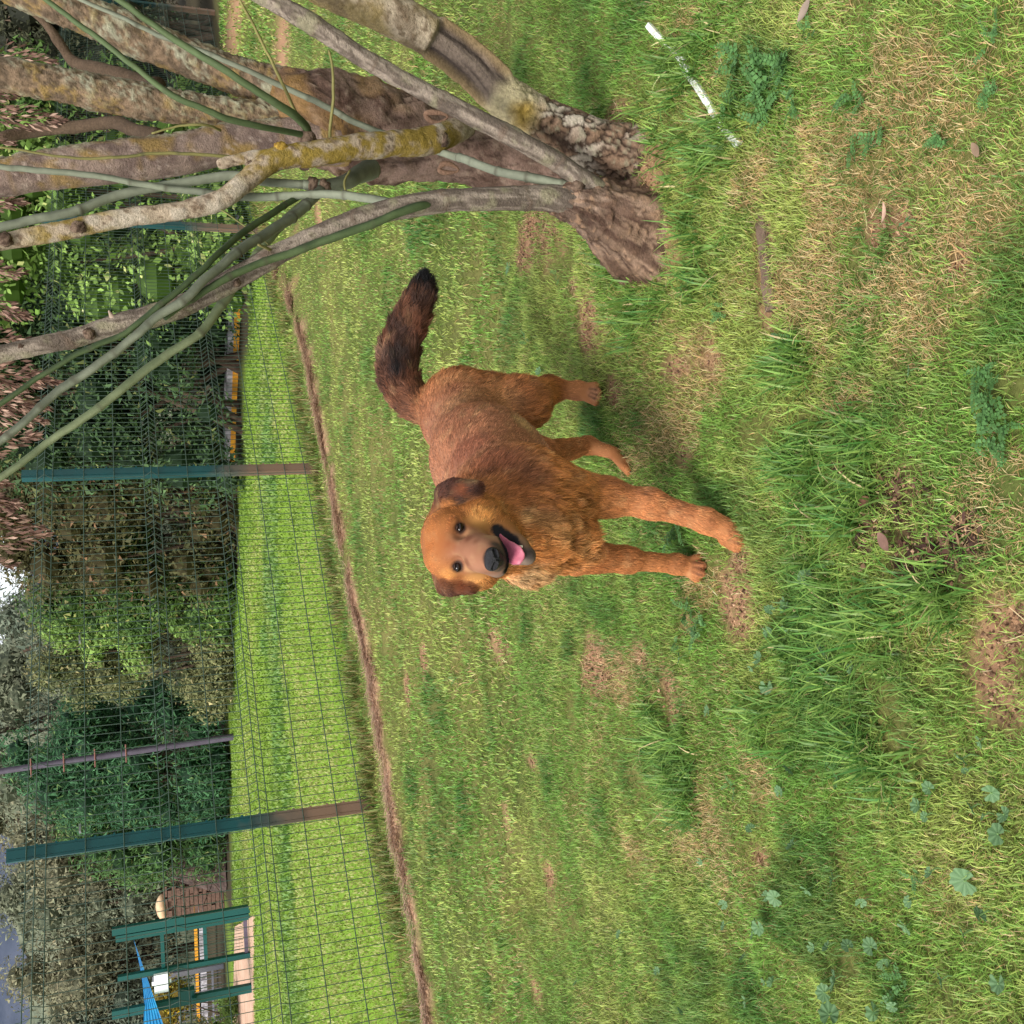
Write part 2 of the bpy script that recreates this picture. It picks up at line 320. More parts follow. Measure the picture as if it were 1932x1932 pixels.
def lawn(name, n, y0, y1, dens, Lr, Wr, segs):
    x, y = visible_xy(n, y0, y1, dens); fs = fside(x, y); k = (fs < .12); x, y = x[k], y[k]
    bare = np.maximum(np.maximum(pmask(x, y, DIRT) * .88, pmask(x, y, LITTER, 40) * .8), smooth(.13, .05, dstrip(x, y)) * smooth(.36, .46, fbm2(x * 3.5, y * 3.5, 29, 3)) * .9); bare = np.maximum(bare, smooth(.66, .78, fbm2(x * 6.5, y * 6.5, 63, 3)) * .8); k = RNG.random(len(x)) > bare ** 1.3; x, y = x[k], y[k]; n = len(x)
    c, iss, dk = lawn_colour(x, y, n); L = RNG.uniform(*Lr, n) * (1 + .5 * dk) * (.7 + .6 * fbm2(x * 4, y * 4, 61)); Wd = RNG.uniform(*Wr, n) * np.where(iss, .7, 1)
    lean = np.where(iss, RNG.uniform(.9, 1.55, n), RNG.uniform(.45, 1.45, n)); az = RNG.uniform(0, 2 * math.pi, n) + 0
    blades(name, x, y, L, Wd, lean, az, c, segs)
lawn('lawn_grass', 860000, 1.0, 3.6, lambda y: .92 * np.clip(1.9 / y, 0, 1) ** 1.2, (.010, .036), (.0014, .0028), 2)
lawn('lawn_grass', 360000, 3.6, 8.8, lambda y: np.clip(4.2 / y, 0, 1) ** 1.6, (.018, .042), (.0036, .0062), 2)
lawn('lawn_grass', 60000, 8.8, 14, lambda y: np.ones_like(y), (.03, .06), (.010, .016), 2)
# taller rank grass in clumps
def clumps(name, places, nper, Lr, Wr, cols, spread=1., segs=4, lean=(.25, 1.15)):
    X = []; Y = []; A_ = []; Lx = []
    for cx, cy, rx, ry in places:
        m = int(nper * max(1, rx * ry / .018)); nc = max(2, m // 26); a = RNG.uniform(0, 6.283, nc); r = np.sqrt(RNG.random(nc)); tx = cx + rx * r * np.cos(a); ty = cy + ry * r * np.sin(a); w = RNG.integers(0, nc, m)
        X.append(tx[w] + RNG.normal(0, .018, m)); Y.append(ty[w] + RNG.normal(0, .018, m)); A_.append(RNG.uniform(0, 6.283, m) * .8 + RNG.uniform(0, 6.28, nc)[w] * .2); Lx.append((.6 + .7 * RNG.random(nc))[w])
    X = np.concatenate(X); Y = np.concatenate(Y); az = np.concatenate(A_); n = len(X); L = RNG.uniform(*Lr, n) * np.concatenate(Lx); t = RNG.random(n)
    c = np.array(S(*cols[0])) * (1 - t[:, None]) + np.array(S(*cols[1])) * t[:, None]; dry = RNG.random(n) < .02; c = np.where(dry[:, None], G_STRAW, c)
    blades(name, X, Y, L, RNG.uniform(*Wr, n), RNG.uniform(*lean, n), az, c * np.exp(RNG.normal(0, .2, n))[:, None], segs)
clumps('tall_grass', TALL, 240, (.04, .115), (.0026, .0052), ((70, 118, 50), (138, 166, 80)), lean=(.3, 1.5))
# beyond the fence: a smoother, brighter mown field
x, y = visible_xy(520000, 4.5, 19.8, lambda y: np.clip(6.5 / y, .3, 1) ** 1.0, .6); k = (fside(x, y) > .05) & (bed_edge(x, y) < .05 + .15 * RNG.normal(0, 1, len(x))); x, y = x[k], y[k]
n = len(x); dm_ = pmask(x, y, DIRT); k = RNG.random(n) > dm_; x, y = x[k], y[k]; n = len(x)
f1 = fbm2(x * .5, y * .5, 91); f2 = fbm2(x * 3, y * 3, 92); c = mixa(np.tile(np.array(S(126, 150, 62)), (n, 1)), S(166, 168, 98), smooth(.35, .68, f1 * .6 + f2 * .4 + RNG.normal(0, .04, n)))
bandy = y - np.interp(x, [-9, -6, -3.5, -1, 1.2, 4], [10.2, 10.4, 11.0, 11.1, 10.9, 12]); band = smooth(1.0, .45, np.abs(bandy) + (f2 - .5) * 1.6) * smooth(2.2, .6, x) * (.55 + .45 * smooth(.4, .6, fbm2(x * 1.4, y * 1.4, 94)))
c = mixa(c, S(104, 144, 74), band * RNG.uniform(.4, 1, n)); c = mixa(c, S(110, 150, 50), smooth(-2.6, -.4, bed_edge(x, y)) * .7)
c = c * np.exp(RNG.normal(0, .08, n))[:, None]; L = RNG.uniform(.025, .045, n) * (1 + band * .9); blades('field_grass', x, y, L, (.0016 * y).clip(.007, .03) * RNG.uniform(.7, 1.2, n) * (1 + .5 * band), RNG.uniform(.4, 1.3, n), RNG.uniform(0, 6.283, n), c, 2)
# hay and weeds along the foot of the fence
n = 17000; w = RNG.integers(0, len(STRIP), n); p = STRIP[w] + RNG.normal(0, .045, (n, 2)) * (.25 + 1.5 * fbm2(np.arange(n) * 0 + w * .16, w * 0., 26) ** 1.5)[:, None]; dd = RNG.random(n)
tn_ = (STRIP[np.minimum(w + 1, len(STRIP) - 1)] - STRIP[np.maximum(w - 1, 0)]); ang = np.arctan2(tn_[:, 1], tn_[:, 0]) + RNG.normal(0, .9, n)
hc = mixa(np.tile(np.array(S(198, 166, 140)), (n, 1)), S(158, 126, 102), dd) * np.exp(RNG.normal(0, .25, n))[:, None]
kk = fbm2(p[:, 0] * 3.5, p[:, 1] * 3.5, 29, 3) + RNG.normal(0, .06, n) > .42; p, ang, hc = p[kk], ang[kk], hc[kk]; n = len(p)
hz = height(p[:, 0], p[:, 1]) + strip_h(p[:, 0], p[:, 1]) + RNG.uniform(.0, .022, n)
blades('hay', p[:, 0], p[:, 1], RNG.uniform(.03, .09, n), RNG.uniform(.003, .006, n), RNG.uniform(1.1, 1.5, n), ang, hc, 2, bend=.15, zoff=hz, start=1.)
n = 22000; seg = RNG.integers(1, 5, n); t = RNG.random(n)[:, None]; fl2 = np.array(FL_); p = fl2[seg] * (1 - t) + fl2[seg + 1] * t + RNG.normal(0, .10, (n, 2)) * np.array([1, 1]) + np.array([.06, -.08]) * RNG.random((n, 1))
kk = fbm2(p[:, 0] * 4, p[:, 1] * 4, 97) + RNG.normal(0, .08, n) > .52; p = p[kk]; n = len(p)
c = mixa(np.tile(np.array(S(96, 128, 56)), (n, 1)), S(150, 128, 84), RNG.random(n) ** 1.2) * np.exp(RNG.normal(0, .25, n))[:, None]
blades('fence_foot_weeds', p[:, 0], p[:, 1], RNG.uniform(.04, .12, n), RNG.uniform(.005, .010, n), RNG.uniform(.2, 1.1, n), RNG.uniform(0, 6.28, n), c, 2)
# leaf litter and straw lying on the bare places
def litter(name, places, nper, Lr, Wr, cols):
    X = []; Y = []
    for cx, cy, rx, ry in places:
        m = int(nper * max(.5, rx * ry / .012)); a = RNG.uniform(0, 6.283, m); r = np.sqrt(RNG.random(m)) * 1.05; X.append(cx + rx * r * np.cos(a)); Y.append(cy + ry * r * np.sin(a))
    X = np.concatenate(X); Y = np.concatenate(Y); n = len(X); ci = RNG.integers(0, len(cols), n); c = np.array([S(*q) for q in cols])[ci] * np.exp(RNG.normal(0, .25, n))[:, None]
    blades(name, X, Y, RNG.uniform(*Lr, n), RNG.uniform(*Wr, n), RNG.uniform(1.25, 1.6, n), RNG.uniform(0, 6.28, n), c, 2, bend=.1, zoff=height(X, Y) + RNG.uniform(-.010, .008, n), start=1.)
litter('leaf_litter', LITTER, 90, (.012, .035), (.005, .014), ((96, 70, 58), (120, 92, 76), (66, 48, 42), (150, 118, 92), (84, 60, 52)))
litter('dry_straw', [d for d in DIRT if d[1] < 6], 26, (.02, .06), (.0014, .0028), ((206, 176, 130), (176, 140, 100), (150, 112, 78), (216, 192, 150)))

# crumbs of earth on the bare places and along the dug strip
X = []; Y = []
for cx, cy, rx, ry in [d for d in DIRT + LITTER if d[1] < 7]:
    m = int(700 * max(.15, rx * ry / .012)); a = RNG.uniform(0, 6.283, m); r = np.sqrt(RNG.random(m)) * 1.1; X.append(cx + rx * r * np.cos(a)); Y.append(cy + ry * r * np.sin(a))
m = 2600; w = RNG.integers(0, len(STRIP), m); X.append(STRIP[w, 0] + RNG.normal(0, .07, m)); Y.append(STRIP[w, 1] + RNG.normal(0, .07, m))
X = np.concatenate(X); Y = np.concatenate(Y); k = np.maximum(np.maximum(pmask(X, Y, DIRT), pmask(X, Y, LITTER, 40)), dstrip(X, Y) < .15) > RNG.random(len(X)); X, Y = X[k], Y[k]; n = len(X)
r = np.exp(RNG.normal(math.log(.0026), .45, n)).clip(.0012, .0075); octa = np.array([[1, 0, 0], [0, 1, 0], [-1, 0, 0], [0, -1, 0], [0, 0, 1], [0, 0, -1.]]); V = octa[None] * r[:, None, None] * RNG.uniform(.5, 1.2, (n, 6, 1)); V = V + np.stack([X, Y, height(X, Y) + strip_h(X, Y) - .008 * (pmask(X, Y, DIRT) > .5) + r * .2], 1)[:, None]
F8 = np.array([[0, 1, 4], [1, 2, 4], [2, 3, 4], [3, 0, 4], [1, 0, 5], [2, 1, 5], [3, 2, 5], [0, 3, 5]]); c = np.array([S(150, 116, 90), S(124, 94, 74), S(176, 142, 114), S(104, 80, 64)])[RNG.integers(0, 4, n)] * np.exp(RNG.normal(0, .2, n))[:, None]
tag(npmesh('soil_crumbs', V.reshape(-1, 3), (F8[None] + np.arange(n)[:, None, None] * 6).reshape(-1, 3), m_ground, None, np.repeat(c, 6, 0), False), kind='stuff')
# ------------------------------------------------------------------ the dog: one continuous body grown as a smooth union of tapered limbs
def surface_nets(Fd, org, h):
    ins = Fd < 0; nx, ny, nz = Fd.shape
    c8 = np.zeros((nx - 1, ny - 1, nz - 1), np.int8)
    for a in (0, 1):
        for b in (0, 1):
            for c in (0, 1): c8 += ins[a:nx - 1 + a, b:ny - 1 + b, c:nz - 1 + c]
    act = (c8 > 0) & (c8 < 8); idx = -np.ones(act.shape, np.int64); I = np.argwhere(act); idx[act] = np.arange(len(I))
    acc = np.zeros((len(I), 3)); cnt = np.zeros(len(I)); cor = [(a, b, c) for a in (0, 1) for b in (0, 1) for c in (0, 1)]
    for p in cor:
        for q in cor:
            if p < q and sum(abs(np.subtract(p, q))) == 1:
                va = Fd[I[:, 0] + p[0], I[:, 1] + p[1], I[:, 2] + p[2]]; vb = Fd[I[:, 0] + q[0], I[:, 1] + q[1], I[:, 2] + q[2]]
                m = (va < 0) != (vb < 0); t = np.where(m, va / np.where(m, va - vb, 1), 0)[:, None]
                acc += np.where(m[:, None], np.array(p) + (np.array(q) - np.array(p)) * t, 0); cnt += m
    V = org + (I + acc / cnt[:, None]) * h; Fs = []
    for ax in range(3):
        o1, o2 = [(1, 2), (2, 0), (0, 1)][ax]
        sl = [slice(1, None)] * 3; sl[ax] = slice(0, -1); s2 = [slice(1, None)] * 3
        A = ins[tuple(slice(1, -1) if k != ax else slice(0, -1) for k in range(3))]; B = ins[tuple(slice(1, -1) if k != ax else slice(1, None) for k in range(3))]
        E = np.argwhere(A != B); fl = A[E[:, 0], E[:, 1], E[:, 2]]
        base = E.copy(); base[:, o1] += 1; base[:, o2] += 1
        qs = []
        for d1, d2 in ((-1, -1), (0, -1), (0, 0), (-1, 0)):
            c = base.copy(); c[:, o1] += d1; c[:, o2] += d2; qs.append(idx[c[:, 0], c[:, 1], c[:, 2]])
        q = np.stack(qs, 1); q[~fl] = q[~fl][:, ::-1]; Fs.append(q)
    return V, np.concatenate(Fs)
class Cone:            # tapered capsule, optionally squashed along one axis
    def __init__(s, a, b, r1, r2, k=.03, flow=None, ln=.02, col=(.4, .2, .1), sq=None, up=.35, dens=1.):
        s.a = np.array(a, float); s.b = np.array(b, float); s.r1 = r1; s.r2 = r2; s.k = k
        s.flow = np.array(flow if flow is not None else s.b - s.a, float); s.flow /= np.linalg.norm(s.flow) + 1e-9
        s.ln = ln; s.col = np.array(col); s.sq = sq; s.up = up; s.dens = dens
    def d(s, P):
        if s.sq is not None:       # squash: distances along the unit axis n are multiplied by f (f>1 makes the shape thinner)
            n, f = s.sq; c = (s.a + s.b) / 2; n = np.asarray(n, float) / np.linalg.norm(n)
            P = P + ((P - c) @ n)[..., None] * n * (f - 1)
        ab = s.b - s.a; t = np.clip(((P - s.a) @ ab) / (ab @ ab + 1e-9), 0, 1)
        q = P - s.a - t[..., None] * ab
        return np.sqrt((q * q).sum(-1)) - (s.r1 + (s.r2 - s.r1) * t)
    def bb(s, m):
        r = max(s.r1, s.r2) + m; return np.minimum(s.a, s.b) - r, np.maximum(s.a, s.b) + r
def smin(a, b, k):
    h = np.maximum(k - np.abs(a - b), 0) / k; return np.minimum(a, b) - h * h * k * .25
A = at
RED = S(180, 118, 72); GOLD = S(190, 124, 68); BACK = S(178, 122, 90); LEGC = S(190, 124, 76); HEADC = S(188, 118, 62); BRIDGE = S(176, 122, 92)
EAR = S(74, 44, 34); CREAM = S(222, 186, 132); BLACK = (.012, .011, .012); GREY = S(128, 112, 100)
DP = []                # the dog's building pieces
def cone(*a, **k): c = Cone(*a, **k); DP.append(c); return c
down = np.array([0, 0, -1.]); back = np.array([.32, .62, -.1])
# trunk
cone(A(948, 948, 2.21), A(915, 868, 2.44), .118, .125, k=.05, flow=(.4, .6, -.55), ln=.020, col=BACK, up=.14)
cone(A(915, 868, 2.44), A(868, 790, 2.70), .122, .098, k=.06, flow=(.4, .6, -.5), ln=.020, col=BACK, up=.14)
cone(A(868, 790, 2.70), A(855, 768, 2.76), .096, .085, k=.05, flow=(.35, .6, -.6), ln=.022, col=RED, up=.16)
cone(A(985, 905, 2.36), A(950, 840, 2.56), .085, .07, k=.06, flow=(.4, .5, -.4), ln=.022, col=BACK, up=.2)
# neck, ruff and brisket
cone(A(945, 960, 2.17), A(880, 1012, 2.06), .100, .082, k=.05, flow=(.25, .5, -.8), ln=.024, col=RED, up=.25)
cone(A(1000, 985, 2.12), A(940, 1020, 2.05), .088, .070, k=.05, flow=(0, .1, -1), ln=.026, col=GOLD, up=.28)
cone(A(1075, 1020, 2.13), A(1000, 1020, 2.10), .050, .074, k=.06, flow=(-.05, 0, -1), ln=.032, col=GOLD, up=.3)
cone(A(1050, 955, 2.15), A(985, 925, 2.19), .068, .086, k=.05, flow=(.1, .2, -1), ln=.030, col=GOLD, up=.22)
# near fore leg (the dog's left)
cone(A(1010, 928, 2.19), A(1140, 938, 2.165), .085, .040, k=.05, ln=.024, col=GOLD, up=.22)
cone(A(1140, 938, 2.165), A(1225, 950, 2.13), .040, .030, k=.03, ln=.017, col=LEGC, up=.2)
cone(A(1225, 950, 2.13), A(1330, 982, 2.08), .029, .025, k=.03, ln=.013, col=LEGC, up=.22)
cone(A(1330, 982, 2.08), A(1375, 1002, 2.06), .026, .028, k=.02, ln=.012, col=LEGC, up=.22)
for i, (px, py, y) in enumerate(((1391, 1000, 2.055), (1397, 1011, 2.035), (1396, 1022, 2.03), (1388, 1028, 2.04))):
    cone(A(1368, 998 + i * 6, 2.07), A(px, py + (i - 1.5) * 2.2, y), .0165, .0135, k=.003, ln=.010, col=LEGC, up=.2)
# far fore leg (the dog's right)
cone(A(1085, 1048, 2.20), A(1180, 1056, 2.235), .044, .027, k=.05, ln=.018, col=LEGC, up=.2)
cone(A(1180, 1056, 2.235), A(1275, 1064, 2.245), .025, .0215, k=.03, ln=.013, col=LEGC, up=.2)
cone(A(1275, 1064, 2.245), A(1302, 1070, 2.24), .022, .024, k=.02, ln=.011, col=LEGC, up=.2)
for i, (px, py, y) in enumerate(((1318, 1057, 2.225), (1323, 1068, 2.205), (1322, 1080, 2.20), (1314, 1088, 2.215))):
    cone(A(1298, 1060 + i * 6, 2.24), A(px, py + (i - 1.5) * 2., y), .0135, .0115, k=.003, ln=.009, col=LEGC, up=.2)
# near hind leg: stifle forward under the flank, hock behind, upright shank
cone(A(872, 762, 2.74), A(985, 762, 2.68), .095, .068, k=.05, flow=(.25, .4, -.9), ln=.028, col=RED, up=.2)
cone(A(985, 762, 2.68), A(1034, 736, 2.81), .062, .036, k=.04, flow=(.1, .5, -.8), ln=.026, col=GOLD, up=.25)
cone(A(1034, 734, 2.81), A(1090, 737, 2.795), .033, .0245, k=.025, ln=.013, col=LEGC, up=.18)
cone(A(1090, 737, 2.795), A(1112, 740, 2.775), .026, .026, k=.02, ln=.010, col=LEGC, up=.18)
for i, (py, y) in enumerate(((731, 2.75), (740, 2.735), (749, 2.74), (755, 2.755))):
    cone(A(1106, 731 + i * 6, 2.775), A(1123 + (i in (1, 2)) * 4, py + (i - 1.5) * 2, y), .0145, .0125, k=.003, ln=.008, col=LEGC, up=.18)
# far hind leg, seen below the belly
cone(A(900, 815, 2.72), A(1010, 862, 2.60), .08, .052, k=.05, ln=.022, col=RED, up=.2)
cone(A(1010, 862, 2.60), A(1108, 840, 2.70), .044, .023, k=.03, ln=.016, col=RED, up=.2)
cone(A(1108, 840, 2.70), A(1162, 856, 2.65), .022, .018, k=.02, ln=.010, col=LEGC, up=.2)
for i, (px, py, y) in enumerate(((1176, 880, 2.59), (1184, 886, 2.585), (1188, 894, 2.59), (1180, 872, 2.6))):
    cone(A(1160, 857 + (i == 2) * 5, 2.645), A(px, py, y), .013, .010, k=.005, ln=.007, col=LEGC, up=.2)
# tail, curled up and over to one side
TP = spline([A(800, 772, 2.79), A(768, 745, 2.86), A(750, 705, 2.90), A(752, 655, 2.92), A(772, 605, 2.92), A(790, 560, 2.92), A(798, 530, 2.92)], .035)
nT = len(TP); TRd = np.interp(np.linspace(0, 1, nT), [0, .2, .45, .65, .85, 1], [.040, .044, .045, .040, .028, .014]); TLn = np.interp(np.linspace(0, 1, nT), [0, .3, .6, .85, 1], [.028, .040, .044, .040, .026])
for i in range(nT - 1):
    cone(TP[i], TP[i + 1], TRd[i], TRd[i + 1], k=.03, ln=TLn[i], col=S(104, 66, 46), up=np.interp(i / nT, [0, .5, .8, 1], [.2, .2, .14, .04]))
# head
HS = A(858, 1026, 2.02)
hd = np.array([A(930, 1055, 1.84) - A(862, 1033, 1.95)])[0]; hd /= np.linalg.norm(hd)        # along the muzzle
eye_ax = A(866, 996, 1.965) - A(863, 1069, 1.955); eye_ax /= np.linalg.norm(eye_ax); hup = np.cross(eye_ax, hd); hup /= np.linalg.norm(hup)
if hup[2] < 0: hup = -hup
cone(A(860, 1026, 2.03), A(864, 1024, 2.055), .066, .072, k=.04, flow=-hd + hup * .2, ln=.010, col=HEADC, up=.14)                # skull
cone(A(838, 1004, 1.985), A(838, 1050, 1.98), .040, .040, k=.04, flow=-hd + hup * .3, ln=.009, col=HEADC, up=.14)   # brow
cone(A(852, 1029, 1.972), A(900, 1042, 1.915), .024, .028, k=.03, flow=-hd, ln=.006, col=BRIDGE, up=.1)          # stop and bridge
for px, py, s in ((857, 998, 1), (853, 1067, -1)): cone(A(px, py - 7 * s, 1.962), A(px + 2, py + 7 * s, 1.972), .017, .015, k=.014, flow=-hd + hup * .4, ln=.008, col=HEADC, up=.15)   # brow ridges
cone(A(905, 984, 2.00), A(888, 988, 2.02), .043, .048, k=.04, flow=(.4, .5, -.5), ln=.016, col=GOLD, up=.2)     # cheeks
cone(A(902, 1074, 1.99), A(890, 1070, 2.02), .041, .044, k=.04, flow=(-.4, .4, -.5), ln=.016, col=GOLD, up=.2)
cone(A(892, 1038, 1.945), A(915, 1047, 1.885), .040, .032, k=.025, flow=-hd, ln=.0062, col=BRIDGE, up=.1)        # muzzle
cone(A(918, 1047, 1.885), A(931, 1053, 1.85), .031, .026, k=.02, flow=-hd, ln=.0050, col=BRIDGE, up=.1)
cone(A(938, 1034, 1.885), A(946, 1050, 1.868), .021, .020, k=.015, flow=-hd + down * .5, ln=.004, col=GREY, up=.1)   # flews
cone(A(938, 1072, 1.885), A(945, 1062, 1.868), .019, .019, k=.015, flow=-hd + down * .5, ln=.004, col=GREY, up=.1)
cone(A(950, 1010, 1.975), A(975, 1032, 1.90), .032, .022, k=.022, flow=-hd + down * .4, ln=.008, col=GOLD, up=.15)   # lower jaw
cone(A(975, 1032, 1.90), A(996, 1046, 1.870), .021, .0145, k=.015, flow=-hd + down * .4, ln=.005, col=GREY, up=.1)
cone(A(972, 1050, 1.92), A(994, 1053, 1.876), .018, .0135, k=.015, flow=-hd + down * .4, ln=.005, col=GREY, up=.1)
for px, py, y in ((975, 1078, 2.05), (1000, 1080, 2.07)): cone(A(px, py, y), A(px + 14, py + 2, y + .01), .020, .016, k=.03, flow=(-.4, -.2, -.9), ln=.030, col=S(186, 142, 94), up=.2)
for px, py, y in ((1100, 1035, 2.15), (1085, 1005, 2.13), (1060, 1050, 2.12)): cone(A(px, py, y), A(px + 10, py, y), .028, .024, k=.03, flow=(-.1, -.15, -1), ln=.030, col=S(184, 126, 76), up=.25)
# ears: folded flaps hanging beside the skull
en = A(870, 934, 1.99) - A(870, 934, 2.2); en = en / np.linalg.norm(en)
e1 = Cone(A(842, 960, 2.045), A(846, 934, 2.03), .026, .030, k=.022, flow=(.4, 0, -1), ln=.010, col=EAR, sq=(np.array([-.35, -.8, .3]), 1.9), up=.15)
e2 = Cone(A(858, 931, 2.005), A(895, 926, 1.975), .037, .021, k=.010, flow=(.1, 0, -1), ln=.012, col=EAR, sq=(np.array([-.30, -.85, .05]), 2.4), up=.15)
e3 = Cone(A(840, 1086, 2.02), A(846, 1100, 2.0), .024, .028, k=.022, flow=(-.4, 0, -1), ln=.010, col=EAR, sq=(np.array([.5, -.8, .3]), 1.9), up=.15)
e4 = Cone(A(856, 1101, 1.985), A(884, 1105, 1.965), .033, .019, k=.010, flow=(-.1, 0, -1), ln=.012, col=EAR, sq=(np.array([.6, -.75, .05]), 2.3), up=.15)
DP += [e1, e2, e3, e4]
# mouth: a hollow between the jaws
CAV = [Cone(A(938, 996, 1.94), A(960, 1026, 1.875), .008, .019), Cone(A(960, 1026, 1.875), A(972, 1047, 1.845), .019, .0215), Cone(A(962, 1066, 1.86), A(972, 1050, 1.845), .014, .0215)]
def cavity(P):
    return np.minimum.reduce([c.d(P) for c in CAV])
def dog_field(P, pieces=None):
    f = np.full(P.shape[:-1], 9.)
    for c in DP: f = smin(f, c.d(P), c.k)
    f = np.maximum(f, -cavity(P))
    for c in SOCK: f = smax(f, -c.d(P), .012)
    return f
def smax(a, b, k): return -smin(-a, -b, k)
SOCK = []
hh = .0052
lo = np.min([c.bb(.03)[0] for c in DP], 0); hi = np.max([c.bb(.03)[1] for c in DP], 0)
dims = np.ceil((hi - lo) / hh).astype(int) + 1
Fd = np.full(dims, 1., np.float32)
for c in DP:
    b0, b1 = c.bb(c.k + .012); i0 = np.maximum(np.floor((b0 - lo) / hh).astype(int), 0); i1 = np.minimum(np.ceil((b1 - lo) / hh).astype(int) + 1, dims)
    G = np.stack(np.meshgrid(*[lo[q] + np.arange(i0[q], i1[q]) * hh for q in range(3)], indexing='ij'), -1)
    s_ = tuple(slice(i0[q], i1[q]) for q in range(3)); Fd[s_] = smin(Fd[s_], c.d(G), c.k)
for c in CAV:
    b0, b1 = c.bb(.02); i0 = np.maximum(np.floor((b0 - lo) / hh).astype(int), 0); i1 = np.minimum(np.ceil((b1 - lo) / hh).astype(int) + 1, dims)
    G = np.stack(np.meshgrid(*[lo[q] + np.arange(i0[q], i1[q]) * hh for q in range(3)], indexing='ij'), -1)
    s_ = tuple(slice(i0[q], i1[q]) for q in range(3)); Fd[s_] = np.maximum(Fd[s_], -c.d(G))
def surf(px, py, y0=1.6, y1=3.2):
    """first point of the dog's skin along a line of sight"""
    for st in (.006, .0005):
        ys = np.arange(y0, y1, st); d = ray(px, py); Pq = np.array([0, 0, CAM_H]) + d * (ys / d[1])[:, None]
        ins = np.nonzero(dog_field(Pq) < 0)[0]
        if not len(ins): return at(px, py, y1)
        y0, y1 = ys[ins[0]] - st, ys[ins[0]] + st
    return Pq[ins[0]]
for px, py, s_ in ((869, 997, 1), (865, 1068, -1)):
    p = surf(px, py); d = np.array([0, 0, CAM_H]) - p; d /= np.linalg.norm(d); SOCK_ = Cone(p + d * .008 + eye_ax * .006, p + d * .009 - eye_ax * .008, .0135, .0125); SOCK.append(SOCK_)
    b0, b1 = SOCK_.bb(.03); i0 = np.maximum(np.floor((b0 - lo) / hh).astype(int), 0); i1 = np.minimum(np.ceil((b1 - lo) / hh).astype(int) + 1, dims)
    G = np.stack(np.meshgrid(*[lo[q] + np.arange(i0[q], i1[q]) * hh for q in range(3)], indexing='ij'), -1); sl_ = tuple(slice(i0[q], i1[q]) for q in range(3)); Fd[sl_] = smax(Fd[sl_], -SOCK_.d(G), .012)
DV, DF = surface_nets(Fd, lo, hh)
EYES = [surf(868, 996), surf(863.5, 1069)]
NOSE = surf(931, 1055)
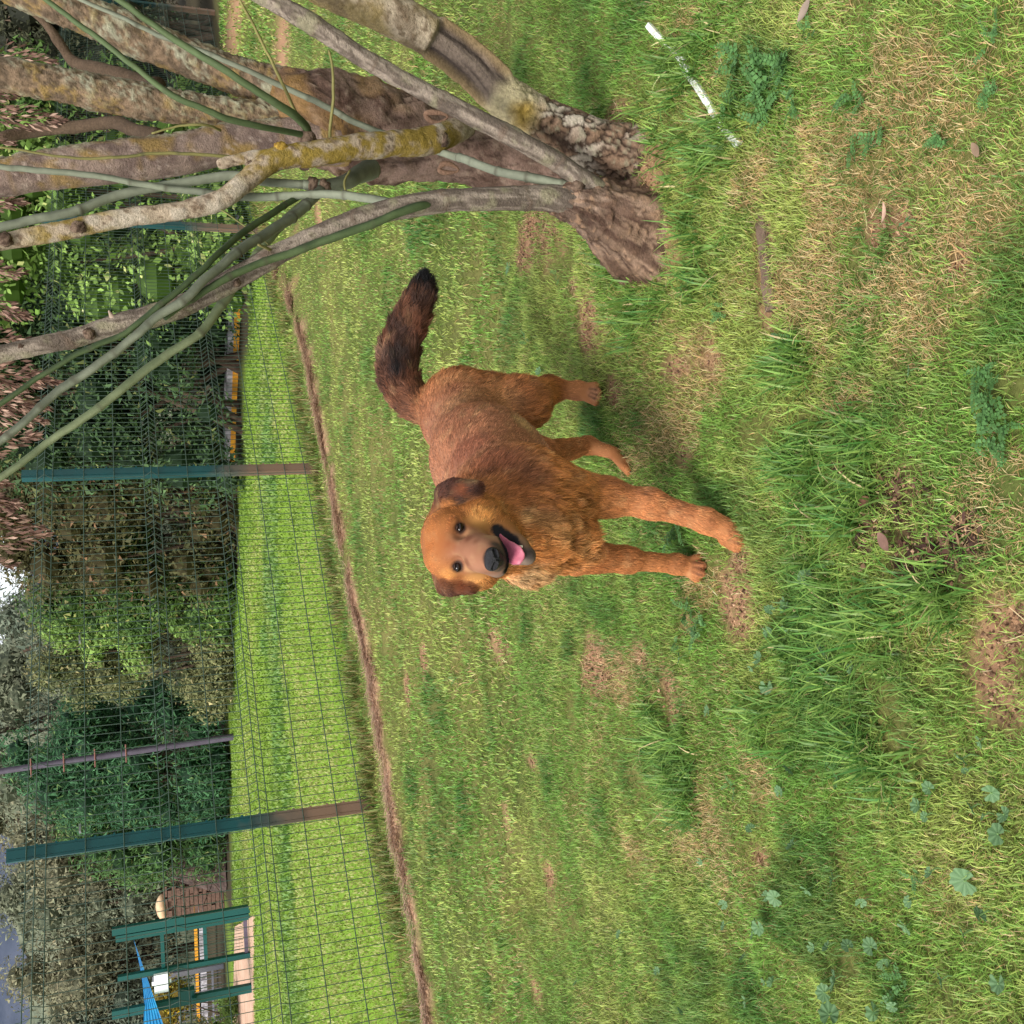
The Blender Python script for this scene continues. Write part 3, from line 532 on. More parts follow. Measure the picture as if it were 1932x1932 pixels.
def dog_attr(P):
    """colour, fur length, flow and lift of the coat at points P of the skin"""
    w = np.zeros(len(P)); C = np.zeros((len(P), 3)); Fl = np.zeros((len(P), 3)); Ln = np.zeros(len(P)); Up = np.zeros(len(P))
    for c in DP:
        q = np.exp(-np.clip(c.d(P), -.05, 1) / .009); w += q; C += q[:, None] * c.col; Fl += q[:, None] * c.flow; Ln += q * c.ln; Up += q * c.up
    C /= w[:, None]; Ln /= w; Up /= w; Fl /= np.linalg.norm(Fl, axis=1)[:, None] + 1e-9
    def blob(p, r, soft=.6): return np.clip((r - np.linalg.norm(P - p, axis=1)) / (r * soft), 0, 1)
    def mixc(col, a): C[:] = C * (1 - a[:, None]) + np.array(col) * a[:, None]
    em = smooth(.014, .004, np.minimum.reduce([e.d(P) for e in (e1, e2, e3, e4)]))
    def tint(px, py, r, col, a=1., y0=1.6, mk=1.): mixc(col, a * blob(surf(px, py, y0), r) * mk)
    n1 = fbm3(P * 14, 3); n2 = fbm3(P * 45, 9)
    mixc(S(120, 66, 44), smooth(.5, .75, n1) * .35); mixc(CREAM, smooth(.58, .8, n2) * .22)
    # saddle: darker, redder along the flank behind the shoulder; paler rump
    tint(985, 885, .07, S(124, 80, 60), .4); tint(930, 870, .08, S(150, 88, 66), .6); tint(860, 760, .07, S(196, 148, 106), .6); tint(845, 800, .05, S(182, 124, 92), .5); tint(905, 900, .03, S(120, 76, 58), .5); tint(1000, 905, .045, S(110, 68, 48), .5)
    tint(880, 850, .08, S(160, 96, 74), .6); tint(965, 925, .05, S(120, 66, 42), .5)
    # chest tufts of pale hair, cream throat on the far side
    for q in ((1050, 1015, .045), (1020, 985, .04), (1090, 1030, .04), (1075, 985, .035), (985, 975, .03)): tint(*q, CREAM, .22)
    for q in ((985, 1080, .028), (968, 1092, .03), (1005, 1084, .022)): tint(*q, S(208, 176, 132), .4)
    for q in ((900, 742, .06), (930, 735, .05), (870, 716, .04), (960, 760, .05), (840, 720, .04)): tint(*q, S(216, 160, 110), .4, 2.3)
    tint(985, 800, .045, CREAM, .6, 2.3); tint(1030, 712, .03, S(120, 66, 40), .5, 2.3)
    # legs: dark backs, paler toes
    tint(1395, 1018, .03, S(206, 136, 84), .6); tint(1322, 1075, .03, S(190, 124, 84), .6); tint(1120, 742, .03, S(206, 150, 112), .7, 2.3)
    # head
    tint(822, 1025, .035, S(176, 98, 44), .45); tint(850, 1030, .018, S(150, 80, 38), .5); tint(885, 1005, .02, S(214, 160, 110), .5); tint(888, 1078, .02, S(222, 170, 116), .5)
    tint(905, 980, .035, S(216, 156, 84), .6); tint(898, 1090, .03, S(214, 156, 90), .6); tint(845, 1085, .02, S(226, 160, 84), .6)
    tint(880, 1042, .022, BRIDGE, .6); tint(905, 1046, .025, S(158, 108, 78), .6); tint(884, 1016, .012, S(110, 58, 36), .6); tint(880, 1060, .012, S(110, 58, 36), .6); tint(898, 1021, .010, S(120, 66, 42), .5)
    for q in ((946, 1038, .022), (950, 1058, .022), (936, 1027, .016), (942, 1076, .016), (1000, 1046, .02)): tint(*q, S(70, 62, 58), .85)
    tint(925, 1012, .018, S(212, 168, 118), .4); tint(915, 1006, .02, S(206, 154, 96), .5)
    for e in EYES: mixc(S(34, 22, 18), blob(e, .0160, .4)); mixc(S(40, 24, 18), .9 * blob(e - eye_ax * (.013 if e is EYES[0] else -.013) - hup * .004, .009, .8)); mixc(S(60, 34, 22), .8 * blob(e + eye_ax * (.014 if e is EYES[0] else -.014) + hup * .004, .009, .8))
    # ears
    for p_, c_, a_ in (((868, 922), S(132, 72, 42), .8), ((855, 930), S(110, 60, 40), .5), ((862, 946), S(52, 36, 36), .8), ((895, 925), S(40, 22, 18), .8),
                       ((868, 1108), S(128, 70, 42), .8), ((862, 1088), S(60, 42, 40), .7), ((885, 1106), S(112, 60, 40), .6)): tint(*p_, .017, c_, a_, 1.6, em)
    tint(840, 955, .022, GOLD, .7); tint(842, 1083, .018, GOLD, .6)
    # tail: black stripe above, black tip, sandy flank
    T = np.array(TP); ax = P[:, None] - T[None]; tt = np.argmin((ax ** 2).sum(-1), 1) / (nT - 1.)
    isT = smooth(.09, .07, np.min(np.linalg.norm(ax, axis=2), 1)) * smooth(2.79, 2.84, P[:, 1])
    tn = fbm3(P * 22, 21)
    mixc(S(62, 42, 34), isT * smooth(.10, .35, tt) * smooth(.35, .65, tn) * .8)
    sp = [A(772, 738, 2.8), A(752, 708, 2.84), A(748, 680, 2.86), A(756, 650, 2.88)]
    for p, r_, a_ in zip(sp, (.045, .045, .045, .04), (.9, .95, .85, .6)): mixc(BLACK, isT * blob(p, r_, .75) * a_)
    mixc(S(150, 122, 106), isT * blob(A(716, 680, 2.9), .045, .9) * .45); mixc(S(112, 74, 54), isT * blob(A(785, 660, 2.85), .045, .9) * .6)
    mixc(BLACK, isT * smooth(.68, .90, tt))
    for g0, g1 in (((1394, 1004), (1368, 999)), ((1398, 1016), (1370, 1007)), ((1393, 1026), (1368, 1015)), ((1320, 1062), (1300, 1061)), ((1324, 1074), (1302, 1068)), ((1319, 1085), (1300, 1075)), ((1124, 735), (1108, 733)), ((1126, 745), (1110, 739)), ((1122, 752), (1107, 745))):
        for t_ in (0, .25, .5, .75): tint(g0[0] * (1 - t_) + g1[0] * t_, g0[1] * (1 - t_) + g1[1] * t_, .006, S(70, 38, 24), .8 * (1 - t_ * .6), 1.9)  # gaps between the toes: shade painted into the coat colour
    tint(1340, 985, .02, S(140, 84, 50), .5)
    # lips
    cv = cavity(P); lip = smooth(.0095, .0045, cv) * (P[:, 1] < 1.99); mixc((.010, .009, .010), lip); Ln *= 1 - lip
    nz = blob(NOSE, .026, .3); Ln *= 1 - nz; mixc(BLACK, nz)
    for e in EYES: Ln *= 1 - blob(e, .014, .35)
    return C, Ln, Fl, Up
dog = empty('dog', (.06, 2.4, 0), 'shaggy red-brown dog with dark folded ears and open mouth standing on the lawn', 'dog')
DC, DLn, _, _ = dog_attr(DV)
m_skin = mat('dog_skin', attr=True, rough=.7, spec=.2)
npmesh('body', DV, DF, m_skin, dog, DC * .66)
# fur
m_fur = mat('dog_fur', attr=True, rough=.5, spec=.25)
tri = np.concatenate([DF[:, [0, 1, 2]], DF[:, [0, 2, 3]]]); a_, b_, c_ = DV[tri[:, 0]], DV[tri[:, 1]], DV[tri[:, 2]]
nn = np.cross(b_ - a_, c_ - a_); ar = np.linalg.norm(nn, axis=1); 
NF = 300000
toward = 1 - .75 * ((nn * (a_ - np.array([0, 0, 1.3]))).sum(1) > .25 * ar * 2.)
cen = (a_ + b_ + c_) / 3; headw = 1 + 2.2 * (cen[:, 1] < 2.06) * (cen[:, 2] > .45)
pr = ar * headw * toward; pick = RNG.choice(len(tri), NF, p=pr / pr.sum()); u1 = RNG.random((NF, 1)); u2 = RNG.random((NF, 1)); fl = u1 + u2 > 1; u1 = np.where(fl, 1 - u1, u1); u2 = np.where(fl, 1 - u2, u2)
R0 = a_[pick] + (b_ - a_)[pick] * u1 + (c_ - a_)[pick] * u2
vn = np.zeros_like(DV)
for q in range(3): np.add.at(vn, tri[:, q], nn)
vn /= np.linalg.norm(vn, axis=1)[:, None] + 1e-12
N0 = vn[tri[pick, 0]] * (1 - u1 - u2) + vn[tri[pick, 1]] * u1 + vn[tri[pick, 2]] * u2; N0 /= np.linalg.norm(N0, axis=1)[:, None]
FC, FL, FF, FU = dog_attr(R0)
keep = FL > .0022; R0, N0, FC, FL, FF, FU = (x[keep] for x in (R0, N0, FC, FL, FF, FU)); NF = len(R0)
cl = np.where(FL > .026, 42., 75.)[:, None]; cell = np.floor(R0 * cl + (cl < 50) * 500)
cj = np.stack([hsh(cell[:, 0], cell[:, 1], cell[:, 2], 31 + q) - .5 for q in range(3)], 1)
tdir = FF + cj * .55 * (FL / .04)[:, None].clip(.25, 1.) + RNG.normal(0, .14, (NF, 3)); tdir -= N0 * (tdir * N0).sum(1)[:, None]; tdir /= np.linalg.norm(tdir, axis=1)[:, None] + 1e-9
lift = (FU * RNG.uniform(.6, 1.5, NF))[:, None]; Ld = (FL * RNG.uniform(.6, 1.25, NF))[:, None]
K = 5; ts = np.linspace(0, 1, K)
pts = np.zeros((NF, K, 3), np.float32); cur = R0 - N0 * .0015; pts[:, 0] = cur
for q in range(1, K):
    t = ts[q]; dr = tdir * (1 - lift) + N0 * lift * (1.5 - 1.4 * t) + np.array([0, 0, -.25]) * t * (Ld / .04).clip(0, 1.2)
    dr /= np.linalg.norm(dr, axis=1)[:, None]; cur = cur + dr * Ld / (K - 1); pts[:, q] = cur
cc = (cell - (cl < 50) * 500 + .5 + cj * .6) / cl; pull = np.clip((FL - .012) / .04, 0, .6)[:, None]
tipc = cc + tdir * Ld * .95 + N0 * lift * Ld
pts[:, K - 1] = pts[:, K - 1] * (1 - pull) + tipc * pull; pts[:, K - 2] = pts[:, K - 2] * (1 - pull * .5) + (cc + tdir * Ld * .7 + N0 * lift * Ld * .8) * pull * .5
cu = bpy.data.hair_curves.new('fur'); cu.add_curves([K] * NF)
org = np.array(dog.location, np.float32)
cu.position_data.foreach_set('vector', (pts - org).astype(np.float32).ravel())
ra = cu.attributes.get('radius') or cu.attributes.new('radius', 'FLOAT', 'POINT')
rb = (np.clip(FL * .022, .00036, .00078))[:, None] * np.array([1, .95, .8, .55, .12])[None]
ra.data.foreach_set('value', rb.astype(np.float32).ravel())
ca = cu.attributes.new('col', 'FLOAT_COLOR', 'CURVE'); cv4 = np.ones((NF, 4), np.float32)
jit = (1 + RNG.normal(0, .30, NF) + (hsh(cell[:, 0], cell[:, 1], cell[:, 2], 77) - .5) * np.where(FL > .026, .6, .35))[:, None]
ft = FF - N0 * (FF * N0).sum(1)[:, None]; ft /= np.linalg.norm(ft, axis=1)[:, None] + 1e-9; sq_ = (R0 - .85 * (R0 * ft).sum(1)[:, None] * ft) * 130; jit = jit * (.40 + 1.20 * fbm3(sq_ * np.where(FL < .013, 2.0, 1.)[:, None], 71, 2))[:, None]
cv4[:, :3] = np.clip(FC * jit, .004, .9); ca.data.foreach_set('color', cv4.ravel())
cu.materials.append(m_fur)
fo = bpy.data.objects.new('fur', cu); COL.objects.link(fo); fo.parent = dog
# eyes, nose, tongue, claws
def ball(c, r, ax=None, n=14, m=9):
    th = np.linspace(0, math.pi, m); ph = np.arange(n) * 2 * math.pi / n
    V = np.array([[math.sin(t) * math.cos(p), math.sin(t) * math.sin(p), math.cos(t)] for t in th for p in ph]); r = np.broadcast_to(r, (3,))
    V = V * r
    if ax is not None: V = V @ np.asarray(ax)
    F = [[i * n + j, (i + 1) * n + j, (i + 1) * n + (j + 1) % n, i * n + (j + 1) % n] for i in range(m - 1) for j in range(n)]
    return V + c, np.array(F)
m_eye = mat('dog_eye', (.010, .005, .003), .10, spec=.3)
m_lid = mat('dog_eyelid', S(58, 36, 26), .6, col2=S(36, 24, 18), scale=90)
m_nose = mat('dog_nose', (.016, .015, .017), .4, col2=(.007, .007, .008), scale=60, bump=.5, bscale=400, spec=.3)
m_tongue = mat('dog_tongue', S(184, 100, 116), .4, col2=S(156, 76, 94), scale=60, bump=.15, bscale=300, spec=.5)
m_claw = mat('dog_claw', (.03, .025, .022), .4)
hax = np.stack([eye_ax, np.cross(hup, eye_ax), hup])
for e in EYES:
    d = e - np.array([0, 0, 1.3]); d /= np.linalg.norm(d)
    V, F = ball(e + d * .0030, (.0108, .0082, .0076), hax); npmesh('eye', V, F, m_eye, dog)
    V, F = ball(e + d * .0018, (.0128, .0106, .0100), hax); c_ = e + d * .0018; kz = ((V - c_) @ hup) / .0100; ok = kz > .74; fo_ = ok[F].all(1); npmesh('eyelid', V, F[fo_], m_lid, dog)
# nose: a broad pad with two nostrils, grown the same way as the body
nv = np.array([0, 0, CAM_H]) - NOSE; nv /= np.linalg.norm(nv); nv = nv * .8 + hd * .35 - hup * .05; nv /= np.linalg.norm(nv); ns_ = eye_ax - nv * (eye_ax @ nv); ns_ /= np.linalg.norm(ns_); nu_ = np.cross(ns_, nv); nu_ = nu_ if nu_[2] > 0 else -nu_
NP = [Cone(NOSE + ns_ * .0095 + nu_ * .003, NOSE - ns_ * .0095 + nu_ * .003, .0135, .0135, k=.01), Cone(NOSE - nu_ * .004, NOSE - nu_ * .013 - nv * .002, .0135, .0085, k=.01)]
NC = [Cone(NOSE + s * ns_ * .0085 - nu_ * .0015 + nv * .0145, NOSE + s * ns_ * .0165 + nu_ * .001 + nv * .010, .0046, .0042) for s in (1, -1)] + [Cone(NOSE + nv * .0150 - nu_ * .003, NOSE + nv * .010 - nu_ * .022, .0016, .0016)]
nh = .0013; nlo = NOSE - .034; ng = np.stack(np.meshgrid(*[nlo[q] + np.arange(52) * nh for q in range(3)], indexing='ij'), -1)
nf = smin(NP[0].d(ng), NP[1].d(ng), .012)
for c in NC: nf = np.maximum(nf, -c.d(ng))
V, F = surface_nets(nf, nlo, nh); npmesh('nose', V, F, m_nose, dog)
# tongue: a flat tapering blade lying in the lower jaw, with a groove
t0, t1, t2, t3 = A(946, 1020, 1.93), A(960, 1038, 1.888), A(975, 1046, 1.850), A(990, 1049, 1.838)
TPs = spline([t0, t1, t2, t3], .004); k = len(TPs); TV = []; 
wv = np.interp(np.linspace(0, 1, k), [0, .4, .75, .92, 1], [.014, .021, .022, .018, .006]); TT, _, _ = frames(TPs)
for i in range(k):
    side = eye_ax; nup = np.cross(side, TT[i]); nup /= np.linalg.norm(nup); nup = nup if nup[2] > 0 or nup[1] < 0 else -nup
    for j in range(12):
        a = 2 * math.pi * j / 12; x = math.cos(a); z = math.sin(a)
        TV.append(TPs[i] + side * x * wv[i] + nup * (z * .0048 + .003 * x * x - (.0022 * math.exp(-(x / .25) ** 2) if z > 0 else 0)))
TF = [[i * 12 + j, i * 12 + (j + 1) % 12, (i + 1) * 12 + (j + 1) % 12, (i + 1) * 12 + j] for i in range(k - 1) for j in range(12)]
npmesh('tongue', TV, [np.array(TF), np.array([list(range((k - 1) * 12, k * 12))])], m_tongue, dog)
# lower teeth: a short row of small pegs behind the lip
m_tooth = mat('dog_tooth', S(226, 216, 196), .35)
for px, py, y in ((982, 1031, 1.866),):
    p = A(px, py, y); mb = MB(); mb.tube([p - hup * .004, p + hup * .002, p + hup * .007], [.0028, .0024, .0006], 8); mb.build('tooth', m_tooth, dog, True)
for px, py, y in ((1402, 1003, 2.05), (1409, 1014, 2.028), (1408, 1025, 2.022), (1400, 1032, 2.03), (1324, 1056, 2.215), (1331, 1068, 2.193), (1331, 1081, 2.188), (1322, 1090, 2.205), (1132, 741, 2.725), (1130, 750, 2.73), (1192, 890, 2.575), (1195, 898, 2.58)):
    p = A(px, py, y); q = p + np.array([-.001, .012, .006]); mb = MB(); mb.tube([q, (p + q) / 2 + np.array([0, 0, .002]), p], [.0035, .003, .0008], 7); mb.build('claw', m_claw, dog, True)
# ------------------------------------------------------------------ the many-stemmed tree beside the dog
m_bark = mat('bark', attr=True, rough=.88, spec=.12, bump=.8, bscale=190, vary=.28)
m_shoot = mat('shoot_skin', attr=True, rough=.6, spec=.12, bump=.1, bscale=120, vary=.1)
tree = empty('multi_stem_tree', (*at(1215, 385)[:2], 0), 'leaning many-stemmed tree with lichened trunks and smooth green shoots beside the dog', 'tree')
def along(rows, step):
    """rows of (px, py, y, half width in px) -> smooth centre line in metres and its radius"""
    P = []
    for px, py, y, hw in rows:
        p = at(px, py, y); z = (p - np.array([0, 0, CAM_H])) @ CF; P.append([*p, hw * z / 1937])
    Q = spline(P, step); return Q[:, :3], np.maximum(Q[:, 3], .0008)
def worley(p, s=0):
    """distance to the cracks between random cells"""
    i = np.floor(p); f1 = np.full(p.shape[:-1], 9.); f2 = f1.copy(); idv = f1 * 0
    for a in (-1, 0, 1):
        for b in (-1, 0, 1):
            for c in (-1, 0, 1):
                q = i + np.array([a, b, c]); ctr = q + np.stack([hsh(q[..., 0], q[..., 1], q[..., 2], s + k) for k in range(3)], -1)
                d = np.linalg.norm(p - ctr, axis=-1); idd = hsh(q[..., 0], q[..., 1], q[..., 2], s + 7)
                new = d < f1; f2 = np.where(new, f1, np.minimum(f2, d)); idv = np.where(new, idd, idv); f1 = np.where(new, d, f1)
    return f2 - f1, idv
LIMB = {}
def limb(name, rows, step, n, fn, parent, m=m_bark, label=None):
    """a limb: swept along its centre line; fn(points, angle, t, radius) -> radial offset and colour"""
    P, R = along(rows, step); k = len(P)
    if m is m_shoot: P = P + (np.stack([fbm2(np.arange(k) * step * 9, np.zeros(k), 200 + len(rows) + q) - .5 for q in range(3)], 1)) * .016 * np.linspace(0, 1, k)[:, None] ** .5
    V, F = sweep(P, R, n); ang = np.tile(np.arange(n) * 2 * math.pi / n, k); t = np.repeat(np.linspace(0, 1, k), n); r = np.repeat(R, n)
    ctr = np.repeat(P, n, 0); nrm = (V - ctr) / r[:, None]; LIMB['n'] = nrm; off, c = fn(V, ang, t, r); V = V + nrm * off[:, None]
    caps = [np.array([list(range(n))[::-1]]), np.array([list(range((k - 1) * n, k * n))])]
    o = npmesh(name, V, [F] + caps, m, parent, np.clip(c, .003, .9))
    if label: o['label'] = label
    return o
def cl(*c): return np.array(S(*c))
def mixr(c, col, m): m = np.clip(m, 0, 1)[:, None]; return c * (1 - m) + np.array(col) * m
def bark_grey(V, a, t, r):
    u = a * r; st = np.stack([u * 90, t * 26, r * 0], 1); f = fbm3(st, 5); n = fbm3(V * 28, 6); sp = fbm3(V * 130, 8)
    c = mixr(np.tile(cl(150, 136, 122), (len(V), 1)), cl(104, 92, 82), smooth(.42, .62, f)); c = mixr(c, cl(142, 136, 108), smooth(.55, .75, n) * .7)
    c = mixr(c, cl(90, 78, 68), smooth(.64, .72, sp) * .8); ring = np.exp(-((t * 9 + .3 * n) % 1 / .035 - .5) ** 2); c = mixr(c, cl(110, 92, 78), ring * .6)
    return (f - .5) * .004 + (n - .5) * .006 + ring * .0015, c
def bark_stump(V, a, t, r):
    f = fbm3(V * 24, 15, 4); g2 = fbm3(V * 110, 16); c = mixr(np.tile(cl(142, 120, 104), (len(V), 1)), cl(98, 80, 68), smooth(.4, .65, f)); c = mixr(c, cl(178, 142, 112), smooth(.55, .75, g2) * .6)
    c = mixr(c, cl(150, 120, 94), smooth(.25, .0, V[:, 2]) * .5)
    fl = (.5 + .5 * np.sin(a * 5 + 1.3 + 2 * fbm3(V * 6, 19))) * smooth(.25, 0., V[:, 2]); fz = np.abs(fbm3(np.stack([a * 3.2, V[:, 2] * 9, t * 0], 1), 18, 4) - .5); c = mixr(c, cl(66, 48, 40), smooth(.045, .0, fz) * .9); fb = fbm3(np.stack([a * 6, t * 5, t * 0], 1), 17, 4); c = mixr(c, cl(74, 54, 44), smooth(.48, .36, fb) * .7); return (f - .5) * .03 + (g2 - .5) * .014 + fl * .03 - smooth(.05, 0, fz) * .0035, c
def bark_big(V, a, t, r):
    f = fbm3(V * 9, 25, 4); g2 = fbm3(V * 60, 26); w, _ = worley(V * np.array([26, 26, 12]), 3); c = mixr(np.tile(cl(136, 112, 98), (len(V), 1)), cl(104, 82, 70), smooth(.4, .62, f))
    c = mixr(c, cl(78, 58, 48), smooth(.12, .02, w) * smooth(.45, .6, f)); c = mixr(c, cl(172, 150, 130), smooth(.6, .76, g2) * .6); c = mixr(c, cl(140, 108, 60), smooth(.5, .62, fbm3(V * 7, 27)) * smooth(.55, .9, t) * .7)
    fis = np.abs(fbm3(np.stack([a * r * 26, t * 9, t * 0], 1), 28, 4) - .5); c = mixr(c, cl(70, 54, 46), smooth(.05, .0, fis) * .8); return (f - .5) * .05 + (g2 - .5) * .012 - smooth(.06, 0, fis) * .006 + (fbm3(V * 26, 29) - .5) * .02, c
def bark_lichen(V, a, t, r):
    f = fbm3(V * 24, 35, 4); g2 = fbm3(V * 120, 36, 3); g3 = fbm3(V * 60, 37); c = mixr(np.tile(cl(136, 114, 92), (len(V), 1)), cl(104, 88, 72), smooth(.45, .6, g3))
    side = .5 + .5 * np.sin(a + 1.2)
    c = mixr(c, cl(150, 124, 72), smooth(.48, .62, fbm3(V * 18, 38)) * smooth(.4, .6, g2) * .8); li = smooth(.40, .60, f * .8 + side * .2) * smooth(.42, .60, g2); c = mixr(c, cl(160, 158, 134), li * .9)
    c = mixr(c, cl(84, 72, 54), smooth(.40, .30, g2) * .7); return (f - .5) * .012 + (g2 - .5) * .016, c
def bark_smooth_lichen(V, a, t, r):
    c0, c = bark_lichen(V, a, t, r); s = smooth(.30, .60, .5 + .5 * np.sin(a - 2.2) + (fbm3(V * 16, 42) - .5) * .9); b = mixr(np.tile(cl(142, 122, 110), (len(V), 1)), cl(112, 94, 86), smooth(.35, .65, fbm3(V * 34, 39, 4))); b = mixr(b, cl(150, 122, 62), smooth(.52, .66, fbm3(V * 13, 43)) * .75); b = mixr(b, cl(178, 160, 146), smooth(.62, .72, fbm3(V * 90, 44)) * .6); ring = np.exp(-((t * 9 + 1.3 * fbm3(np.stack([t * 4, t * 0, t * 0], 1), 41)) % 1 / .05 - .5) ** 2); b = mixr(b, cl(150, 122, 74), ring * .35 * smooth(.4, .6, fbm3(V * 20, 40)))
    return c0 * (1 - s) + ring * .002, c * (1 - s[:, None]) + b * s[:, None]
def bark_pale(V, a, t, r):
    g2 = fbm3(V * 110, 46, 3); g3 = fbm3(V * 22, 47); c = mixr(np.tile(cl(172, 154, 132), (len(V), 1)), cl(120, 102, 84), smooth(.52, .66, g2)); c = mixr(c, cl(196, 184, 166), smooth(.56, .7, g3) * .6)
    ye = (smooth(.0, .08, t) * smooth(.50, .36, t) + .8 * smooth(.60, .64, t) * smooth(.75, .70, t)); c = mixr(c, cl(140, 118, 44), np.clip(ye, 0, 1) * smooth(.36, .58, fbm3(V * np.array([40, 40, 40]), 48, 4)) * .9)
    return (g2 - .5) * .004 + (g3 - .5) * .008, c
def bark_plates(V, a, t, r):
    w, idv = worley(V * np.array([36, 36, 19]) + (np.stack([fbm3(V * 30, 51), fbm3(V * 30, 58), fbm3(V * 30, 59)], 1)) * 1.6, 13); n = fbm3(V * 9, 52); g2 = fbm3(V * 75, 53)
    low = smooth(.31, .25, t); plate = smooth(.03, .16, w) * low * smooth(.25, .45, fbm3(V * 16, 55) + .1)
    c = np.tile(cl(74, 58, 48), (len(V), 1)); pc = mixr(np.tile(cl(132, 106, 86), (len(V), 1)), cl(190, 176, 158), smooth(.45, .75, idv * .5 + fbm3(V * 12, 56) * .5) * smooth(.03, .12, t)); pc = mixr(pc, cl(150, 148, 122), smooth(.55, .7, g2) * .5); c = mixr(c, 0, plate) + pc * plate[:, None]
    c = mixr(c, cl(112, 86, 68), smooth(.06, .0, t) * .8)
    mid = smooth(.22, .26, t) * smooth(.32, .29, t); c = mixr(c, cl(168, 156, 122), mid * (.5 + g2)); c = mixr(c, cl(160, 132, 60), mid * smooth(.5, .65, n))
    vd = np.array([0, 0, CAM_H]) - at(820, 72, 2.43); vd = vd / np.linalg.norm(vd); face = smooth(.35, .62, LIMB['n'] @ vd + (n - .5) * .3); zn = smooth(.285, .31, t + (n - .5) * .05) * smooth(.418, .412, t); sc = zn * face; edge = zn * (1 - face) * smooth(.0, .3, LIMB['n'] @ vd)
    scn = fbm3(np.stack([a * r * 60, t * 10, t * 0], 1), 54); c = mixr(c, 0, sc) + (mixr(np.tile(cl(118, 104, 92), (len(V), 1)), cl(74, 64, 58), smooth(.35, .65, scn))) * sc[:, None]; c = mixr(c, cl(150, 128, 92), edge * .8)
    up = smooth(.41, .42, t); c = mixr(c, cl(180, 164, 140), up * (.6 + .6 * g2)); c = mixr(c, cl(120, 104, 84), up * smooth(.48, .62, g2)); c = mixr(c, cl(140, 122, 78), up * smooth(.5, .62, n) * .8); c = mixr(c, cl(104, 88, 70), up * smooth(.5, .62, fbm3(V * 30, 60)) * .6)
    return plate * .007 + (g2 - .5) * .006 - sc * .016 + edge * .010 + (n - .5) * .012 + up * .004, c
SCAR = 0.
def stump_rows(): return [(1268, 452, 2.44, 130), (1236, 446, 2.435, 100), (1200, 434, 2.43, 80), (1164, 418, 2.42, 64), (1120, 395, 2.41, 50), (1075, 380, 2.40, 36), (1040, 374, 2.395, 24)]
limb('trunk', stump_rows(), .005, 110, bark_stump, tree)
limb('stem', [(1120, 388, 2.40, 32), (1054, 376, 2.39, 26), (1000, 374, 2.385, 23), (930, 375, 2.37, 22), (860, 377, 2.36, 21), (790, 386, 2.35, 21), (720, 400, 2.34, 20), (632, 430, 2.33, 19), (560, 462, 2.33, 19), (507, 490, 2.33, 20),
              (440, 527, 2.33, 21), (376, 562, 2.33, 20), (300, 592, 2.33, 21), (229, 611, 2.33, 20), (130, 640, 2.33, 18), (33, 661, 2.33, 17), (-70, 682, 2.33, 16), (-260, 715, 2.33, 15), (-600, 740, 2.4, 12)], .006, 40, bark_grey, tree)
limb('stem', [(1130, 365, 2.39, 24), (1096, 337, 2.37, 20), (1050, 305, 2.36, 18), (981, 266, 2.34, 18), (890, 218, 2.33, 18), (807, 176, 2.32, 17), (706, 121, 2.31, 18), (624, 69, 2.30, 18), (569, 34, 2.30, 18), (453, -32, 2.3, 17), (250, -140, 2.3, 15), (0, -270, 2.3, 12)], .006, 36, bark_grey, tree)
SCAR = 2.2
limb('trunk', [(1262, 296, 2.47, 80), (1232, 296, 2.455, 62), (1200, 294, 2.45, 53), (1119, 272, 2.46, 45), (1027, 232, 2.46, 38), (958, 188, 2.45, 39), (890, 122, 2.44, 36), (821, 72, 2.43, 35), (752, 34, 2.42, 36), (700, 8, 2.42, 36), (638, -20, 2.42, 36), (500, -90, 2.42, 34), (300, -190, 2.42, 28), (0, -330, 2.45, 22)], .005, 84, bark_plates, tree, label='short leaning trunk of cracked plated bark with a peeled grey strip')
limb('trunk', [(1240, 345, 2.62, 66), (1160, 332, 2.66, 54), (1060, 312, 2.76, 52), (935, 297, 2.84, 58), (850, 274, 2.88, 68), (775, 262, 2.9, 80), (700, 243, 2.91, 88), (640, 228, 2.92, 92), (575, 216, 2.92, 82), (520, 200, 2.94, 62)], .009, 96, bark_big, tree)
limb('branch', [(640, 196, 2.93, 52), (560, 180, 2.93, 46), (480, 155, 2.94, 38), (409, 129, 2.94, 34), (281, 79, 2.95, 36), (164, 30, 2.95, 35), (60, -12, 2.95, 34), (-200, -100, 3.0, 26), (-500, -180, 3.0, 18)], .007, 48, bark_lichen, tree)
limb('branch', [(620, 232, 2.91, 40), (520, 226, 2.9, 36), (440, 216, 2.9, 29), (393, 209, 2.9, 27), (294, 195, 2.9, 32), (196, 177, 2.9, 33), (98, 157, 2.9, 31), (0, 139, 2.9, 31), (-200, 100, 2.9, 26), (-500, 60, 2.9, 18)], .007, 48, bark_lichen, tree)
limb('branch', [(650, 262, 2.88, 50), (560, 266, 2.87, 44), (490, 268, 2.87, 39), (425, 272, 2.87, 37), (327, 293, 2.87, 38), (196, 308, 2.87, 39), (65, 324, 2.87, 36), (0, 337, 2.87, 34), (-200, 365, 2.87, 28), (-500, 390, 2.9, 18)], .007, 52, bark_smooth_lichen, tree)
